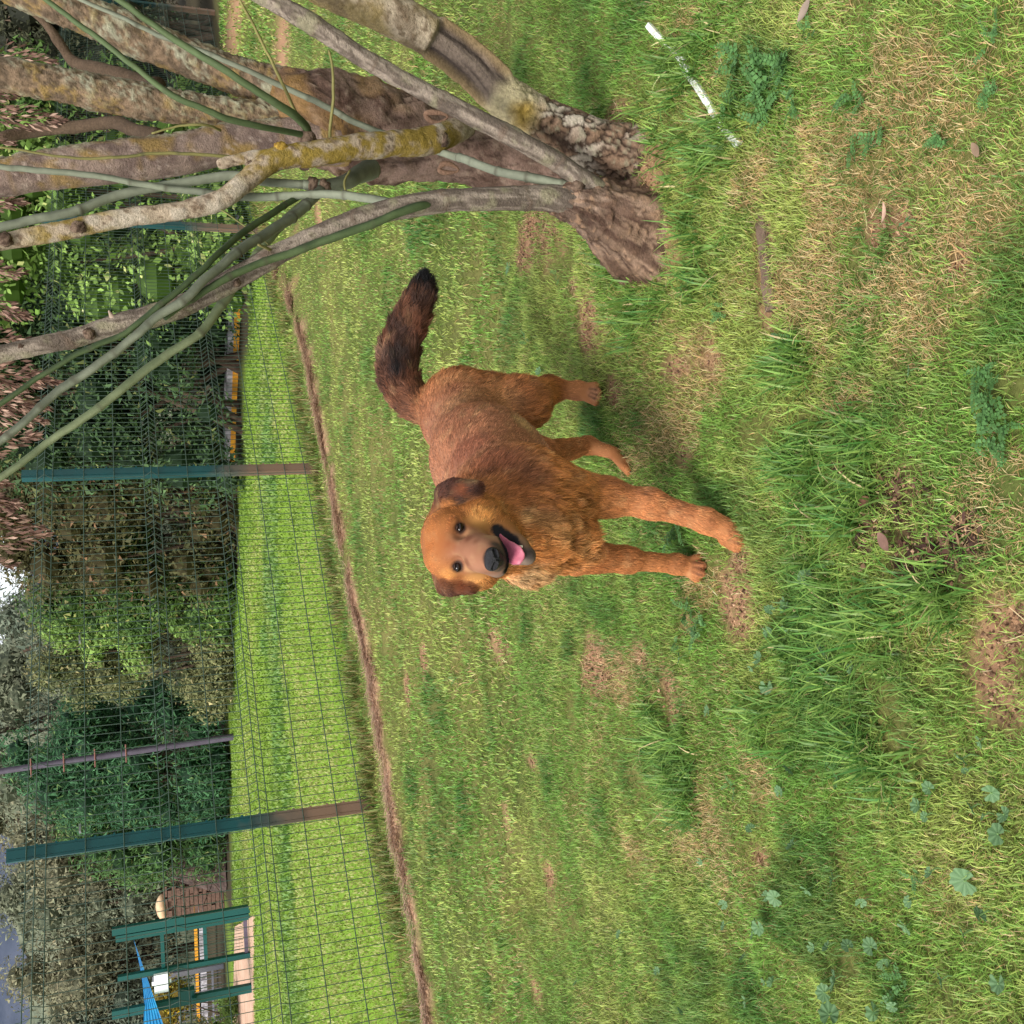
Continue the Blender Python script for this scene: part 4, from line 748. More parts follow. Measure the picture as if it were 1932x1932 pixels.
limb('branch', [(880, 240, 2.74, 20), (852, 250, 2.70, 24), (815, 264, 2.66, 26), (752, 270, 2.62, 24), (660, 279, 2.58, 24), (592, 291, 2.56, 23), (540, 296, 2.55, 22), (500, 312, 2.54, 21), (458, 347, 2.53, 19), (409, 380, 2.52, 18), (327, 399, 2.52, 17), (229, 412, 2.52, 17), (131, 432, 2.52, 18), (60, 446, 2.52, 17), (0, 458, 2.52, 15), (-120, 480, 2.5, 14), (-400, 500, 2.5, 11)], .005, 40, bark_pale, tree, label='pale crooked branch crusted with yellow lichen')
limb('branch', [(540, 288, 2.55, 13), (491, 296, 2.55, 12), (450, 300, 2.55, 11), (418, 308, 2.55, 11), (410, 310, 2.55, 6)], .005, 20, bark_pale, tree, label='short pale broken stub')
def bark_dim(V, a, t, r):
    n = fbm3(V * 30, 57); return (n - .5) * .01, mixr(np.tile(cl(104, 86, 70), (len(V), 1)), cl(78, 64, 50), n)
limb('branch', [(300, 160, 3.1, 14), (278, 157, 3.2, 13), (230, 140, 3.3, 12), (183, 128, 3.4, 12), (137, 115, 3.5, 10), (108, 75, 3.5, 9), (72, 30, 3.5, 8), (0, -20, 3.5, 7)], .01, 16, bark_dim, tree)
limb('branch', [(300, 255, 3.05, 12), (250, 244, 3.2, 12), (213, 231, 3.3, 12), (140, 240, 3.4, 11), (65, 248, 3.5, 10), (0, 260, 3.5, 10)], .01, 16, bark_dim, tree)
def shoot_skin(c1, c2):
    def fn(V, a, t, r):
        n = fbm3(V * 26, 61); s = .5 + .5 * np.sin(a + 1.0); c = mixr(np.tile(np.array(S(*c1)), (len(V), 1)), np.array(S(*c2)), smooth(.3, .7, n * .5 + s * .5)); ncy = max(3, int(round(len(V) / 12 * .008 / .085))); L = (t * ncy + .2 + .25 * fbm3(np.stack([np.floor(t * ncy), t * 0, t * 0], 1), 63)) % 1; ring = np.exp(-((L - .5) / (.0035 * ncy * .55)) ** 2).clip(0, 1) * (np.abs(L - .5) < .2); st_ = fbm3(np.stack([a * 2.2, t * 9, t * 0], 1), 64, 4); c = c * (.72 + .56 * st_)[:, None]  # streaky tone along the shoot, highlights put into the colour
        c = mixr(c, cl(70, 66, 54), ring * .75); return ring * r * .22 + (st_ - .5) * r * .12, c
    return fn
DUSTY = shoot_skin((122, 126, 108), (84, 88, 74)); GREEN = shoot_skin((80, 94, 62), (52, 64, 42)); OLIVE = shoot_skin((122, 130, 98), (92, 102, 74)); TWIG = shoot_skin((126, 120, 74), (92, 92, 54))
SH = [
 (DUSTY, 'y', [(700, 318, 2.78, 20), (660, 338, 2.66, 15), (630, 347, 2.61, 12), (600, 350, 2.6, 11), (572, 349, 2.6, 9)]),
 (GREEN, '', [(590, 270, 2.74, 8), (582, 255, 2.72, 8), (575, 237, 2.68, 8), (551, 214, 2.62, 8), (510, 188, 2.58, 7.5), (445, 147, 2.55, 7), (379, 108, 2.55, 7), (294, 52, 2.55, 6), (222, 0, 2.55, 6), (120, -60, 2.55, 5)]),
 (GREEN, '', [(582, 262, 2.74, 6), (572, 255, 2.7, 6), (494, 239, 2.62, 6), (428, 224, 2.58, 6.5), (379, 206, 2.56, 6), (327, 183, 2.55, 6), (262, 134, 2.55, 5.5), (196, 82, 2.55, 5.5), (88, 0, 2.55, 5), (0, -60, 2.55, 5)]),
 (TWIG, '', [(567, 230, 2.68, 3), (535, 162, 2.6, 3), (494, 79, 2.55, 2.8), (455, 5, 2.5, 2.5), (440, -20, 2.5, 2)]),
 (TWIG, '', [(630, 275, 2.74, 3), (623, 258, 2.66, 3), (626, 213, 2.62, 3), (628, 147, 2.6, 2.8), (621, 97, 2.6, 2.4)]),
 (DUSTY, '', [(1070, 350, 2.38, 9), (1000, 335, 2.40, 9), (935, 323, 2.46, 8), (880, 302, 2.54, 8), (839, 289, 2.66, 7), (706, 246, 2.68, 6), (624, 205, 2.68, 6), (542, 167, 2.68, 5.5), (477, 137, 2.66, 5), (379, 98, 2.66, 5), (294, 62, 2.66, 4.5), (173, 3, 2.66, 4), (60, -50, 2.66, 4)]),
 (DUSTY, '', [(580, 348, 2.6, 8), (543, 346, 2.6, 8), (494, 343, 2.6, 8), (442, 331, 2.62, 9), (370, 340, 2.62, 9), (294, 353, 2.62, 9), (210, 374, 2.62, 9), (131, 399, 2.6, 9), (60, 415, 2.6, 9), (0, 429, 2.6, 8.5), (-150, 460, 2.6, 8)]),
 (DUSTY, '', [(770, 388, 2.37, 7), (729, 380, 2.41, 8), (695, 374, 2.46, 8), (625, 366, 2.52, 8), (543, 369, 2.56, 8), (461, 371, 2.58, 8), (360, 360, 2.6, 6.5), (278, 349, 2.6, 6), (196, 337, 2.6, 6), (65, 321, 2.6, 6), (0, 315, 2.6, 5.5), (-120, 300, 2.6, 5)]),
 (GREEN, '', [(572, 366, 2.6, 6), (550, 379, 2.55, 6), (510, 405, 2.48, 6.5), (461, 436, 2.4, 6.5), (412, 479, 2.3, 6), (379, 510, 2.27, 6), (308, 569, 2.25, 6), (239, 628, 2.25, 5.5), (173, 657, 2.25, 5.5), (115, 687, 2.25, 5), (0, 762, 2.25, 5), (-120, 830, 2.25, 4)]),
 (DUSTY, '', [(608, 356, 2.6, 10), (589, 375, 2.56, 10), (559, 405, 2.5, 10), (526, 426, 2.44, 10), (477, 454, 2.36, 10), (445, 476, 2.31, 9.5), (412, 503, 2.28, 9), (379, 527, 2.25, 9), (344, 567, 2.24, 8.5), (294, 605, 2.24, 8), (222, 661, 2.24, 8), (157, 710, 2.24, 8), (82, 762, 2.24, 7.5), (0, 831, 2.24, 7), (-120, 930, 2.24, 6)]),
 (OLIVE, '', [(590, 372, 2.62, 8), (545, 410, 2.58, 9), (510, 450, 2.52, 9), (477, 492, 2.48, 9), (440, 538, 2.45, 9), (422, 567, 2.44, 9), (376, 625, 2.42, 8.5), (311, 670, 2.42, 8), (236, 729, 2.42, 8), (164, 785, 2.42, 7.5), (98, 831, 2.42, 7), (0, 900, 2.42, 6.5), (-120, 985, 2.42, 6)]),
 (GREEN, '', [(815, 384, 2.345, 6), (790, 389, 2.32, 8), (752, 402, 2.305, 8), (695, 425, 2.295, 8), (625, 449, 2.29, 8), (559, 476, 2.29, 7.5), (486, 500, 2.28, 7), (412, 533, 2.27, 7), (360, 565, 2.27, 6), (310, 600, 2.26, 5)]),
 (TWIG, '', [(416, 246, 2.80, 2.5), (400, 238, 2.76, 2.5), (376, 236, 2.74, 2.5), (327, 239, 2.74, 2.2), (285, 249, 2.74, 1.8)]),
 (TWIG, '', [(445, 300, 2.76, 3), (438, 296, 2.72, 3), (295, 290, 2.7, 3), (164, 295, 2.7, 2.6), (49, 285, 2.7, 2.2), (0, 280, 2.7, 2)]),
 (TWIG, '', [(418, 396, 2.5, 1.6), (460, 424, 2.46, 1.5), (505, 458, 2.4, 1.3)]),
 (TWIG, '', [(514, 474, 2.32, 3.2), (500, 466, 2.29, 3), (488, 460, 2.27, 2.2)]),
 (TWIG, '', [(655, 375, 2.5, 2.2), (650, 345, 2.52, 2.2), (662, 322, 2.55, 2)]),
]
for fn, k, rows in SH:
    o = limb('shoot', rows, .008, 12, fn, tree, m_shoot)
    if k: o['label'] = 'knobbly purplish node the shoots grow from'
# knots and pruning scars
def lump(p, r, seed, sq=(1, 1, 1), c1=(122, 102, 86), c2=(74, 58, 48)):
    V, F = ball(np.zeros(3), 1., None, 18, 12); n = fbm3(V * 2.2 + seed, seed); V = V * (1 + (n - .5)[:, None] * .8) * r * np.array(sq); c = mixr(np.tile(np.array(S(*c1)), (len(V), 1)), np.array(S(*c2)), smooth(.4, .6, fbm3(V / r * 3 + seed, seed + 3)))
    return npmesh('knot', V + p, F, m_bark, tree, c)
for i, (px, py, y, r) in enumerate(((516, 476, 2.318, .012), (445, 532, 2.314, .012), (168, 630, 2.308, .012), (40, 656, 2.318, .009), (832, 264, 2.645, .022), (800, 262, 2.64, .018), (10, 452, 2.50, .016), (148, 428, 2.50, .016), (472, 310, 2.53, .008), (530, 280, 2.535, .018), (590, 349, 2.592, .018), (612, 352, 2.592, .018), (1090, 352, 2.36, .018), (580, 262, 2.70, .022), (555, 300, 2.545, .014), (480, 325, 2.53, .012))):
    lump(at(px, py, y), r, 100 + i, sq=(1, .75, 1), c1=(172, 140, 62) if i in (9, 14, 15) else (124, 104, 88), c2=(130, 100, 44) if i in (9, 14, 15) else (76, 60, 50))
mb = MB(); a = at(212, 600, 2.32); b = at(205, 586, 2.31); mb.tube([at(228, 606, 2.32), a, b], [.010, .008, .0015], 8); o = mb.build('spur', m_shoot, tree, True)
o.data.attributes.new('col', 'FLOAT_COLOR', 'POINT').data.foreach_set('color', np.tile([*S(160, 140, 124), 1], (len(o.data.vertices), 1)).astype(np.float32).ravel())
m_scar = mat('pruned_wood', (.05, .028, .018), .8, col2=(.03, .018, .013), scale=60, bump=.4, bscale=150)
for px, py, y, rx, rz in ((823, 221, 2.765, .030, .013), (846, 318, 2.765, .026, .012)):
    p = at(px, py, y); d = p - np.array([0, 0, CAM_H]); d /= np.linalg.norm(d); X = np.cross(d, (0, 0, 1)); X /= np.linalg.norm(X); Z = np.cross(X, d)
    ang = np.linspace(0, 2 * math.pi, 25)[:-1]; rim = [p - d * .006 + (Z * math.cos(a) * rx + X * math.sin(a) * rz) * (1 + .12 * math.sin(3 * a + px)) for a in ang]; mb = MB(); V, F = sweep(np.array(rim + rim[:1]), .0055 + .0025 * np.sin(np.linspace(0, 9, 25)), 8); mb.add(V, F)
    o = mb.build('pruning_scar', m_bark, tree, True); cc_ = np.tile([*S(140, 110, 90), 1], (len(o.data.vertices), 1)).astype(np.float32); o.data.attributes.new('col', 'FLOAT_COLOR', 'POINT').data.foreach_set('color', cc_.ravel())
    npmesh('scar_wood', [p - d * .007 + Z * math.cos(a) * rx * .98 + X * math.sin(a) * rz * .98 for a in ang] + [p + d * .002], np.array([[i, (i + 1) % 24, 24] for i in range(24)]), m_scar, o)
# hanging bunches of dry winged seeds
m_seed = mat('dry_seeds', attr=True, rough=.7, transl=.2, spec=.2)
def bunch(px0, px1, py0, py1, y, n):
    top = at(px0, py0, y); tip = at(px1, py1, y); ax = tip - top; Lb = np.linalg.norm(ax); V = []; C = []; T = []; t = RNG.random(n) ** .8; wmax = Lb * .20
    ctr = top + ax * t[:, None]; r = wmax * np.sin(np.clip(t * .95 + .12, 0, 1) * math.pi) ** .7 * np.sqrt(RNG.random(n)) + .004; a = RNG.uniform(0, 6.283, n)
    e1_ = np.cross(ax, (0, 1, 0)); e1_ /= np.linalg.norm(e1_); e2_ = np.cross(ax, e1_); e2_ /= np.linalg.norm(e2_); rad = e1_ * np.cos(a)[:, None] + e2_ * np.sin(a)[:, None]; p = ctr + rad * r[:, None]
    d = ax / Lb + rad * .35 + RNG.normal(0, .18, (n, 3)); d /= np.linalg.norm(d, axis=1)[:, None]; s = np.cross(d, RNG.normal(0, 1, (n, 3))); s /= np.linalg.norm(s, axis=1)[:, None]; nn_ = np.cross(d, s)
    l = RNG.uniform(.022, .034, n)[:, None]; w = RNG.uniform(.0028, .0044, n)[:, None]
    V = np.stack([p - d * l * .5, p - s * w + nn_ * .001, p + d * l * .5, p + s * w + nn_ * .001, p + nn_ * .002], 1).reshape(-1, 3); b = np.arange(n) * 5
    F = np.concatenate([np.stack([b + i, b + (i + 1) % 4, b + 4], 1) for i in range(4)]); col = np.array([S(150, 118, 102), S(118, 90, 78), S(178, 148, 130), S(98, 72, 62)])[RNG.integers(0, 4, n)] * np.exp(RNG.normal(0, .15, n))[:, None]
    V2, F2 = sweep(np.array([top - ax * .5, top, tip]), [.002, .0016, .0008], 5); C = np.concatenate([np.repeat(col, 5, 0), np.tile(S(120, 90, 66), (len(V2), 1))])
    npmesh('seed_cluster', np.concatenate([V, V2]), [F, F2 + len(V)], m_seed, tree, C)
for b in ((-90, 112, 690, 722, 3.0, 330), (-60, 92, 738, 770, 3.1, 240), (-70, 88, 770, 796, 3.2, 200), (-60, 78, 846, 820, 3.0, 110), (-70, 44, 936, 955, 3.1, 120), (-60, 86, 980, 996, 3.1, 90), (-70, 96, 1020, 1008, 3.0, 110), (-70, 32, 1064, 1066, 3.2, 70),
          (-10, 126, 216, 228, 3.4, 170), (-60, 108, 108, 116, 3.5, 150), (-80, 50, 176, 172, 3.4, 120), (-70, 28, 262, 270, 3.4, 90), (-70, 50, 378, 382, 3.1, 120), (-60, 52, 510, 515, 3.3, 100), (-60, 60, 560, 600, 3.2, 150), (-80, 55, 640, 640, 3.3, 140), (-50, 20, 905, 915, 3.2, 60)): bunch(*b)
# ------------------------------------------------------------------ welded mesh fence
m_post = mat('green_post', S(20, 92, 90), .45, spec=.4, vary=.12, bscale=14)
def muddy(nt, c, vec):
    L = nt.links.new; sx = nd(nt, 'ShaderNodeSeparateXYZ'); L(vec, sx.inputs[0]); n = nd(nt, 'ShaderNodeTexNoise', Scale=7., Detail=6.); L(vec, n.inputs['Vector'])
    ma = nd(nt, 'ShaderNodeMath', operation='MULTIPLY_ADD'); ma.inputs[1].default_value = -.55; L(n.outputs['Fac'], ma.inputs[0]); L(sx.outputs['Z'], ma.inputs[2])
    mr = nd(nt, 'ShaderNodeMapRange'); mr.inputs[1].default_value = .52; mr.inputs[2].default_value = .12; L(ma.outputs[0], mr.inputs[0]); mi = nd(nt, 'ShaderNodeMix', data_type='RGBA'); L(mr.outputs[0], mi.inputs[0]); L(c, mi.inputs[6]); mi.inputs[7].default_value = rgba(S(126, 100, 82)); return mi.outputs[2]
m_post = mat('green_post', S(14, 70, 72), .45, spec=.35, vary=.12, bscale=14, extra=muddy)
m_wire = mat('green_wire', S(58, 76, 64), .45, spec=.4)
m_cap = mat('grey_cap', S(110, 110, 112), .5)
fence = empty('mesh_fence', (*POSTS[2], 0), 'green welded wire mesh fence with ridged panels running behind the dog', 'fence')
HZ = [1.95, 1.90, 1.85, 1.65, 1.45, 1.25, 1.20, 1.15, .95, .75, .70, .65, .45, .25, .10]; AP = (1.90, 1.20, .70)
lean_ = {1: -.0, 2: -.03}
for i, p in enumerate(POSTS):
    d = (POSTS[min(i + 1, len(POSTS) - 1)] - POSTS[max(i - 1, 0)]); d = d / np.linalg.norm(d); nrm_ = np.array([d[1], -d[0]]); X3 = np.array([*d, 0]); Y3 = np.array([*nrm_, 0]); Rm = np.stack([X3, Y3, [0, 0, 1]], 1); b = np.array([*p, 0])
    mb = MB(); mb.box(b + [0, 0, 1.0], (.046, .060, 2.10), Rm)
    for s in (-1, 1): mb.box(b + X3 * s * .032 + Y3 * .022 + [0, 0, 1.0], (.014, .012, 2.10), Rm)
    for z in np.arange(.1, 2.0, .1): mb.box(b + X3 * .0405 + Y3 * .024 + [0, 0, z], (.008, .02, .012), Rm)
    o = mb.build('post', m_post, fence); mb = MB(); mb.box(b + [0, 0, 2.06], (.088, .072, .022), Rm); mb.build('post_cap', m_cap, o)
for a, b in zip(POSTS[:-1], POSTS[1:]):
    L = np.linalg.norm(b - a); d = (b - a) / L; Y3 = np.array([d[1], -d[0], 0]); A3 = np.array([*a, 0]) + Y3 * .032; D3 = np.array([*d, 0]); mb = MB()
    nw = int(round(L / .055)); zs = [.06] + sorted(HZ) + [1.98]
    for k in range(1, nw):
        o = A3 + D3 * (L * k / nw); V, F = sweep(np.array([o + [0, 0, z] + Y3 * (.055 if z in AP else 0) for z in zs]), .0023, 4); mb.add(V, F)
    for z in HZ: V, F = sweep(np.array([A3 + [0, 0, z] + Y3 * (.055 if z in AP else 0) + Y3 * .004, A3 + D3 * L + [0, 0, z] + Y3 * (.055 if z in AP else 0) + Y3 * .004]), .0031, 5); mb.add(V, F)
    mb.build('mesh_panel', m_wire, fence, True)
# ------------------------------------------------------------------ shrubs and trees
m_leaf = mat('leaves', attr=True, rough=.6, transl=.25, spec=.15)
m_wood = mat('shrub_wood', S(92, 74, 60), .9, col2=S(60, 48, 40), scale=20, bump=.5)
def leaf_cloud(name, parent, lumps, n, size, cols, up=.35, aspect=.5, droop=0., jitter=.25, shell=.55, quad=False, core=.5):
    """leaves spread through a crown made of many lumps (centre, radii); every lump has a tone of its own"""
    shade_core_k = core; lumps = [(np.array(c, float), np.array(r, float)) for c, r in lumps]; wt = np.array([r[0] * r[2] + r[1] * r[2] for _, r in lumps]); n = int(n * (1.0 if quad else 1.9)); size = size * (1. if quad else .84); w = RNG.choice(len(lumps), n, p=wt / wt.sum())
    C_ = np.array([c for c, _ in lumps])[w]; R_ = np.array([r for _, r in lumps])[w]; d = RNG.normal(0, 1, (n, 3)); d /= np.linalg.norm(d, axis=1)[:, None]; rr = (shell + (1 - shell) * RNG.random(n))[:, None] * (1 + .25 * RNG.normal(0, 1, (n, 1)) * .4)
    P = C_ + d * R_ * rr; k = P[:, 2] > .02; P, d, w = P[k], d[k], w[k]; n = len(P)
    nm = d * .7 + np.array([0, -.15, up]) + RNG.normal(0, .5, (n, 3)); nm /= np.linalg.norm(nm, axis=1)[:, None]; ax = np.cross(nm, RNG.normal(0, 1, (n, 3))) + np.array([0, 0, -droop]); ax -= nm * (ax * nm).sum(1)[:, None]; ax /= np.linalg.norm(ax, axis=1)[:, None]; sd_ = np.cross(nm, ax)
    l = size * np.exp(RNG.normal(0, .25, n))[:, None]; wd = l * aspect * RNG.uniform(.7, 1.2, (n, 1))
    V = np.stack([P - ax * l * .5 + sd_ * wd * .35, P + ax * l * .55 - nm * l * .1, P - ax * l * .3 - sd_ * wd * .55 - nm * l * .06], 1)
    if quad: V = np.stack([P - ax * l * .5, P + sd_ * wd * .5 - nm * l * .06, P + ax * l * .5 - nm * l * .1, P - sd_ * wd * .5 - nm * l * .06], 1)
    q_ = V.shape[1]; V = V.reshape(-1, 3)
    tone = RNG.random(len(lumps)); c1, c2, c3 = (np.array(S(*q)) for q in cols); t = (tone[w] * .6 + RNG.random(n) * .4)[:, None]; col = c1 * (1 - t) + c2 * t; old = RNG.random(n) < .07; col = np.where(old[:, None], c3, col) * np.exp(RNG.normal(0, jitter, n))[:, None]
    cv_, cf_ = ball(np.zeros(3), 1., None, 7, 5); core = np.concatenate([c + cv_ * r * .42 for c, r in lumps]); core[:, 2] = np.maximum(core[:, 2], .01); cF = np.concatenate([cf_ + i * len(cv_) for i in range(len(lumps))]) + q_ * n  # dark balls added inside each lump to block light and deepen the crown
    col = np.concatenate([np.repeat(np.clip(col, .004, .6), q_, 0), np.tile(c1 * shade_core_k, (len(core), 1))])
    return npmesh(name, np.concatenate([V, core]), [np.arange(q_ * n).reshape(-1, q_), cF], m_leaf, parent, col, False)
def shrub(name, label, cat, x, y, w, dp, h, nl, n, size, cols, base=.25, stems=7, group=None, up=.35, aspect=.5, droop=0., top=None, lumpr=(.32, .56), shell=.6, skirt=.5, dome=False, quad=False):
    root = empty(name, (x, y, 0), label, cat, group); lumps = []
    for i in range(nl):
        a = RNG.uniform(0, 6.283); r = math.sqrt(RNG.random()) * .92; zt = RNG.random() ** .8; lr = RNG.uniform(*lumpr) * min(w, h) * .5; px_ = x + math.cos(a) * r * (w / 2) * (1 - .35 * zt ** 3); py_ = y + math.sin(a) * r * dp / 2 * (1 - .35 * zt ** 3)
        if dome:
            e = math.asin(RNG.random()) ; q = RNG.uniform(.72, 1.); lr = RNG.uniform(*lumpr) * min(w, h) * .5; lumps.append(((x + math.cos(a) * math.cos(e) * q * (w / 2 - lr * .6), y + math.sin(a) * math.cos(e) * q * dp / 2, max(lr * .5, h * .3 + (h * .7 - lr * .8) * math.sin(e) * q - (.22 * h if RNG.random() < .3 else 0))), (lr, lr, lr * .85))); continue
        ht = h * (1 - .16 * abs(r) ** 2) ; lumps.append(((px_, py_, base + lr * .5 + zt * max(.1, ht - base - lr * 1.2)), (lr, lr, lr * .85)))
    if base < .25:
        for i in range(int(nl * skirt)):
            a = RNG.uniform(0, 6.283); lr = min(.34, h * .16); q = RNG.uniform(.5, 1.0); lumps.append(((x + math.cos(a) * q * w * .5, y - abs(math.sin(a)) * q * dp * .5, lr * RNG.uniform(.5, 1.6)), (lr, lr, lr)))
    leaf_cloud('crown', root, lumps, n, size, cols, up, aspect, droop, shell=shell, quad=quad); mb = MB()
    for i in range(stems):
        c, r = lumps[RNG.integers(0, nl)]; bx, by = x + RNG.normal(0, w * .12), y + RNG.normal(0, dp * .1); m_ = (np.array([bx, by, 0]) + np.array(c)) / 2 + RNG.normal(0, .08, 3); P = spline([[bx, by, -.05], m_, c], .2); mb.tube(P, np.linspace(.035, .008, len(P)) * (h / 3), 6)
    mb.build('trunk', m_wood, root, True); return root
DK = ((48, 72, 44), (78, 100, 62), (112, 118, 70)); MID = ((66, 96, 46), (104, 130, 66), (140, 140, 80)); LT = ((98, 130, 56), (136, 160, 86), (170, 176, 110)); OL = ((92, 100, 64), (126, 126, 84), (152, 142, 100)); BL = ((46, 84, 56), (74, 112, 74), (96, 120, 70)); BRN = ((92, 84, 52), (70, 74, 46), (120, 92, 66))
shrub('leafy_shrub', 'bright leafy shrub close behind the fence between the leaning stems', 'shrub', 3.35, 12.0, 2.2, 1.2, 3.9, 40, 9500, .075, LT, .1, 8, up=.5, aspect=.55, quad=True)
shrub('hedge_shrub', 'dark hedge shrub above the brightest stretch of yellow kerb', 'shrub', 1.9, 13.7, 2.8, 1.8, 4.2, 54, 14000, .085, DK, .1, 8, skirt=.2)
shrub('hedge_shrub', 'dark tangled shrub with bare brown twigs just right of the middle fence post', 'shrub', .35, 15.3, 2.6, 1.8, 3.7, 56, 14000, .085, BRN, .02, 20, skirt=.3)
shrub('leafy_shrub', 'green shrub with glossy leaves rising directly left of the middle fence post', 'shrub', -.75, 16.0, 1.9, 1.5, 3.3, 40, 10000, .08, MID, .05, 8, dome=True)
shrub('olive_shrub', 'broad olive-leaved shrub with a bright green shoulder', 'shrub', -1.85, 17.2, 2.25, 2.0, 3.3, 40, 20000, .065, OL, .02, 8, aspect=.6, dome=True, lumpr=(.26, .40))
shrub('leafy_shrub', 'yellow-green leafy bush overlapping the olive shrub', 'shrub', -1.5, 16.35, 1.1, .9, 2.85, 22, 4200, .085, LT, .7, 5)
shrub('feathery_shrub', 'dark feathery evergreen shrub behind the tall grey pole', 'shrub', -3.9, 19.0, 2.9, 2.0, 3.8, 58, 17000, .12, BL, .02, 8, aspect=.28, droop=.6, dome=True, lumpr=(.26, .42))
shrub('feathery_shrub', 'second feathery evergreen, above the soil heap side of the pole', 'shrub', -5.2, 20.0, 2.2, 1.6, 3.1, 40, 11000, .12, ((56, 92, 52), (92, 122, 66), (110, 120, 70)), .02, 8, aspect=.28, droop=.4)
shrub('hedge_shrub', 'dark bare-twigged shrub behind the lichened trunks at the right edge', 'shrub', 6.6, 15.6, 3.4, 2.0, 3.9, 44, 8500, .085, ((58, 62, 46), (84, 84, 60), (96, 80, 66)), .3, 40)
shrub('hedge_shrub', 'leafy dark shrub rising between the two rightmost lichened trunks', 'shrub', 4.7, 14.0, 2.4, 1.6, 4.6, 44, 10500, .09, MID, .05, 10)
shrub('hedge_shrub', 'tall dark shrub behind the bright leafy shrub', 'shrub', 3.0, 15.0, 3.2, 1.8, 5.1, 50, 11000, .10, DK, .05, 9)
# taller trees behind
def big_tree(name, label, x, y, w, h, n, size, cols, nl=34, tr=.16, base=.3, aspect=.5, group=None, shell=.4):
    root = empty(name, (x, y, 0), label, 'tree', group); lumps = []
    for i in range(nl):
        a = RNG.uniform(0, 6.283); zt = RNG.random(); r = math.sqrt(RNG.random()) * math.sin(min(1, zt * .75 + .28) * math.pi) ** .6; lr = RNG.uniform(.13, .24) * w; lumps.append(((x + math.cos(a) * r * w * .42, y + math.sin(a) * r * w * .42, h * base + lr * .6 + zt * (h * (1 - base) - lr * 1.5)), (lr, lr, lr * .8)))
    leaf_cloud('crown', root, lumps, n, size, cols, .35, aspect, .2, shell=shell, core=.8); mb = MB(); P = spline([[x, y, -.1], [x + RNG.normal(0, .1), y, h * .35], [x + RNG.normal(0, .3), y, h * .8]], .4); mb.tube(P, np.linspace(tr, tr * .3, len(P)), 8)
    for c, r in lumps[:9]:
        q = P[int(len(P) * RNG.uniform(.25, .8))]; mb.tube(spline([q, (q + np.array(c)) / 2 + [0, 0, .15], c], .5), np.linspace(tr * .4, tr * .1, len(spline([q, (q + np.array(c)) / 2, c], .5))), 5) if False else mb.beam(q, c, tr * .35, tr * .35)
    mb.build('trunk', m_wood, root, True); return root
HAZE_A = ((100, 108, 86), (126, 128, 104), (130, 126, 102)); HAZE_B = ((90, 102, 86), (116, 122, 102), (124, 122, 102)); HAZE_C = ((110, 110, 86), (132, 128, 100), (138, 128, 100))  # pale, low-contrast leaf colours with distance haze painted in
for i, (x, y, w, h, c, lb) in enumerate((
    (-2.1, 27, 4.6, 5.0, HAZE_B, 'grey-green tree whose top shows over the olive shrub'), (-5.0, 30, 5.6, 7.8, HAZE_A, 'hazy tree standing between the olive shrub and the grey pole'), (-8.0, 32, 5.4, 6.9, HAZE_C, 'tawny tree just left of the tall grey pole'),
    (-10.6, 33, 5.4, 6.2, HAZE_A, 'hazy tree above the brick stack'), (-13.2, 34, 5.2, 6.0, HAZE_C, 'tawny tree above the green gate'), (-15.6, 33, 5.0, 5.9, HAZE_B, 'dim tree behind the far left gate post'), (-18.2, 35, 5.6, 6.6, HAZE_A, 'hazy tree at the far left edge'),
    (1.4, 24, 4.4, 5.6, HAZE_B, 'tall loose tree behind the tangled shrub'), (4.0, 21, 4.8, 7.6, DK, 'tall dark tree behind the hedge left of the lichened trunks'), (8.2, 21, 5.4, 8.0, DK, 'tall dark tree behind the lichened trunks'), (12.2, 20, 5.4, 8., DK, 'tall dark tree at the right edge'))):
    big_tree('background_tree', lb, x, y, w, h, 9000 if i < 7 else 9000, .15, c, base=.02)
shrub('gate_hedge', 'low bright green plants growing behind the pale footpath', 'hedge', -9.4, 18.6, 4.6, .8, .55, 26, 3200, .07, LT, .02, 4, lumpr=(.5, .8))
shrub('flowering_shrub', 'shrub covered in yellow blossom behind the green gate', 'shrub', -9.9, 21.5, 2.2, 1.0, 1.75, 22, 2600, .07, ((150, 126, 40), (104, 112, 60), (206, 166, 44)), .5, 5)
shrub('dry_shrub', 'grey-green shrub at the far left edge below the blue sail', 'shrub', -8.9, 17.8, 1.6, .9, 1.35, 18, 2400, .06, OL, .3, 5)
# ------------------------------------------------------------------ things beyond the mown field
def ploy(name, pts, m, z=.006, kind='structure'):
    V = np.array([[p[0], p[1], gh(p[0], p[1]) * 0 + z + .02] for p in pts]); o = npmesh(name, V, np.array([list(range(len(V)))]), m, smooth_=False); tag(o, kind=kind); return o
m_path = mat('path_concrete', S(196, 164, 140), .9, col2=S(176, 140, 116), scale=3, bump=.3, bscale=60, vary=.1)
a0, a1, a2, a3 = at(481, 1728), at(481, 1990), at(441, 1990), at(446, 1748)
mb = MB(); V = np.array([[*a0[:2], .03], [*(a1 + (a1 - a0) * 2)[:2], .03], [*(a2 + (a2 - a3) * 2)[:2], .03], [*a3[:2], .03]]); mb.add(np.concatenate([V, V - [0, 0, .1]]), [[3, 2, 1, 0], [0, 1, 5, 4], [1, 2, 6, 5], [2, 3, 7, 6], [3, 0, 4, 7]]); tag(mb.build('footpath', m_path), kind='structure')
